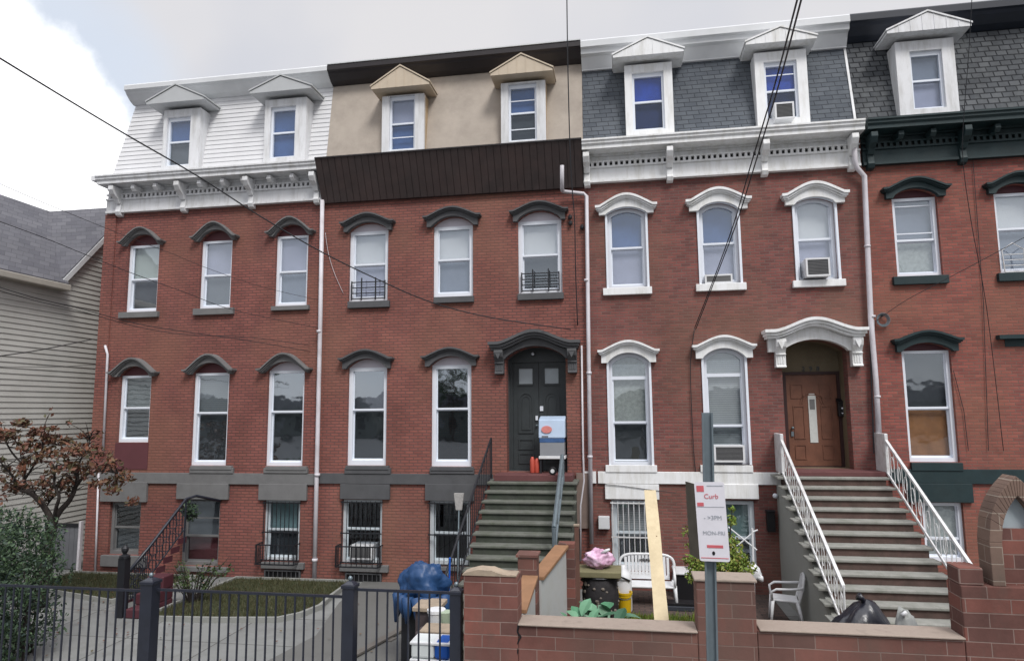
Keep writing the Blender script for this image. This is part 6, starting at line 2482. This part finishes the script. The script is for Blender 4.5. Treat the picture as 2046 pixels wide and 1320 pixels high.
wire('thick black wire sloping from upper left sky to the double door hood', [(-60, 80), (120, 190), (250, 268), (395, 352), (520, 432), (640, 502), (750, 556), (860, 603), (980, 634), (1140, 658)], -8.5, -.1, .011)
wire('thin wire crossing the upper left windows of the leftmost row house', [(-50, 345), (80, 402), (247, 470), (347, 508), (407, 533), (520, 572), (640, 600)], -6.5, -.06, .0045)
wire('thin wire crossing below the upper windows of the leftmost row house', [(-50, 425), (80, 472), (167, 507), (267, 547), (367, 583), (470, 620), (636, 655)], -6.5, -.15, .006)
wire('paired black wire from the left edge below the tan gable', [(-50, 558), (60, 592), (167, 618), (267, 645), (367, 662), (500, 681), (620, 702)], -6.0, -.1, .007)
wire('second strand of the paired black wire below the tan gable', [(-50, 566), (60, 598), (167, 623), (267, 651), (367, 668), (500, 674), (620, 690)], -6.0, -.1, .006)
wire('short rising black wire across the tan siding', [(-60, 722), (0, 711), (80, 699), (183, 678)], -5.0, -.1, .010)
wire('faint level wire across the tan siding under the rising one', [(-60, 733), (0, 732), (100, 733), (200, 728)], -5.0, -.1, .005)
wire('left strand of the steep double cable over the slate roof', [(1608, -60), (1585, 30), (1545, 180), (1500, 330), (1465, 450), (1425, 560), (1388, 655)], -9.0, -.08, .009)
wire('right strand of the steep double cable over the slate roof', [(1616, -60), (1593, 30), (1553, 180), (1508, 330), (1470, 450), (1428, 560), (1390, 658)], -9.0, -.08, .009)
wire('black cable dropping past the dark brown cornice to the tall downpipe', [(1132, -60), (1134, 100), (1138, 270), (1142, 360), (1148, 440), (1150, 540), (1154, 650)], -1.5, -.06, .012)
wire('thin cable running down the brick between the white hooded windows', [(1388, 655), (1380, 720), (1381, 800), (1386, 900), (1392, 962)], -.05, -.03, .008)
wire('thin cable crossing in front of the rightmost dormer and dark cornice', [(1945, -60), (1936, 100), (1926, 230), (1924, 320), (1940, 440), (1972, 620), (2005, 900)], -3.0, -.05, .006)
wire('thin wire rising right from the white downpipe to the scrolled window guard', [(1752, 640), (1810, 600), (1899, 553), (1999, 500), (2100, 445)], -.1, -1.2, .006)
wire('pale string hanging beside the leftmost downpipe', [(650, 465), (656, 505), (668, 545), (686, 586)], -.06, -.02, .005, PIPE)
wire('thin cable slanting over the white stone band below the barred window', [(1185, 965), (1240, 970), (1300, 978), (1350, 984)], -.09, -.08, .006)

# ================================================================== ACROSS THE STREET (mirrored in the window panes)
DK = mat('dark weathered siding', (.07, .078, .075), .7, .2, 2)
for i, (xa, xb, hh, M_) in enumerate(((-96, -62, 5.6, DK), (-60, -33, 4.9, DK), (-31, -4, 5.3, DK), (-2, 52, 5.5, DK))):
    T = thing('opposite_house', ['dark sided house on the far side of the street, leftmost', 'dark sided house across the street facing the tarpaulin', 'dark sided house across the street facing the stoops', 'dark sided house across the street at the right end'][i],
              'house', ((xa + xb) / 2, -72, 0))
    MB().box(xa, xb, -82, -72, 0, hh - 1.2).build('wall', M_, T)
    MB().prism([(xa - .3, hh - 1.2), (xb + .3, hh - 1.2), (xb - 2, hh + .6), (xa + 2, hh + .6)], -82.3, -71.7).build('roof', SHNG, T)
    k_ = int((xb - xa) / 2.4)
    for j in range(k_):
        for z_ in (1.2,):
            wx = xa + 1 + (xb - xa - 2) * (j + .5) / k_
            MB().box(wx - .5, wx + .5, -71.99, -71.94, z_, z_ + 1.6).build('window', BLACKP if (i + j) % 2 else SH['G'], T)
for i, (tx_, ty_, th_) in enumerate(((-20.6, -66.0, 11.0), (-46.5, -66.0, 10.0), (6.0, -67, 10), (-37.0, -66.5, 8))):
    T = thing('street_tree', ['tall dark leafy tree across the street', 'thin young tree across the street at the left', 'round tree across the street facing the brown door', 'low tree across the street between two taller ones'][i], 'tree', (tx_, ty_, 0), 'trees across the street')
    tk, lf = MB(), MB()
    tk.tube([(tx_, ty_, 0), (tx_ + .1, ty_, th_ * .4), (tx_, ty_, th_ * .85)], [.2, .15, .05], 8)
    rnd = random.Random(20 + i)
    for k in range(34):
        a = rnd.uniform(0, 2 * PI)
        z0_ = th_ * rnd.uniform(.35, .8)
        L = th_ * rnd.uniform(.1, .24)
        q = Vector((tx_ + L * math.cos(a), ty_ + L * math.sin(a), z0_ + L * .8))
        tk.tube([(tx_, ty_, z0_), q], [.05, .015], 5)
        leaves(lf, q, rnd.uniform(.4, .8), 60, .22)
    tk.build('trunk', BARK, T)
    lf.build('crown', LF_DK, T)
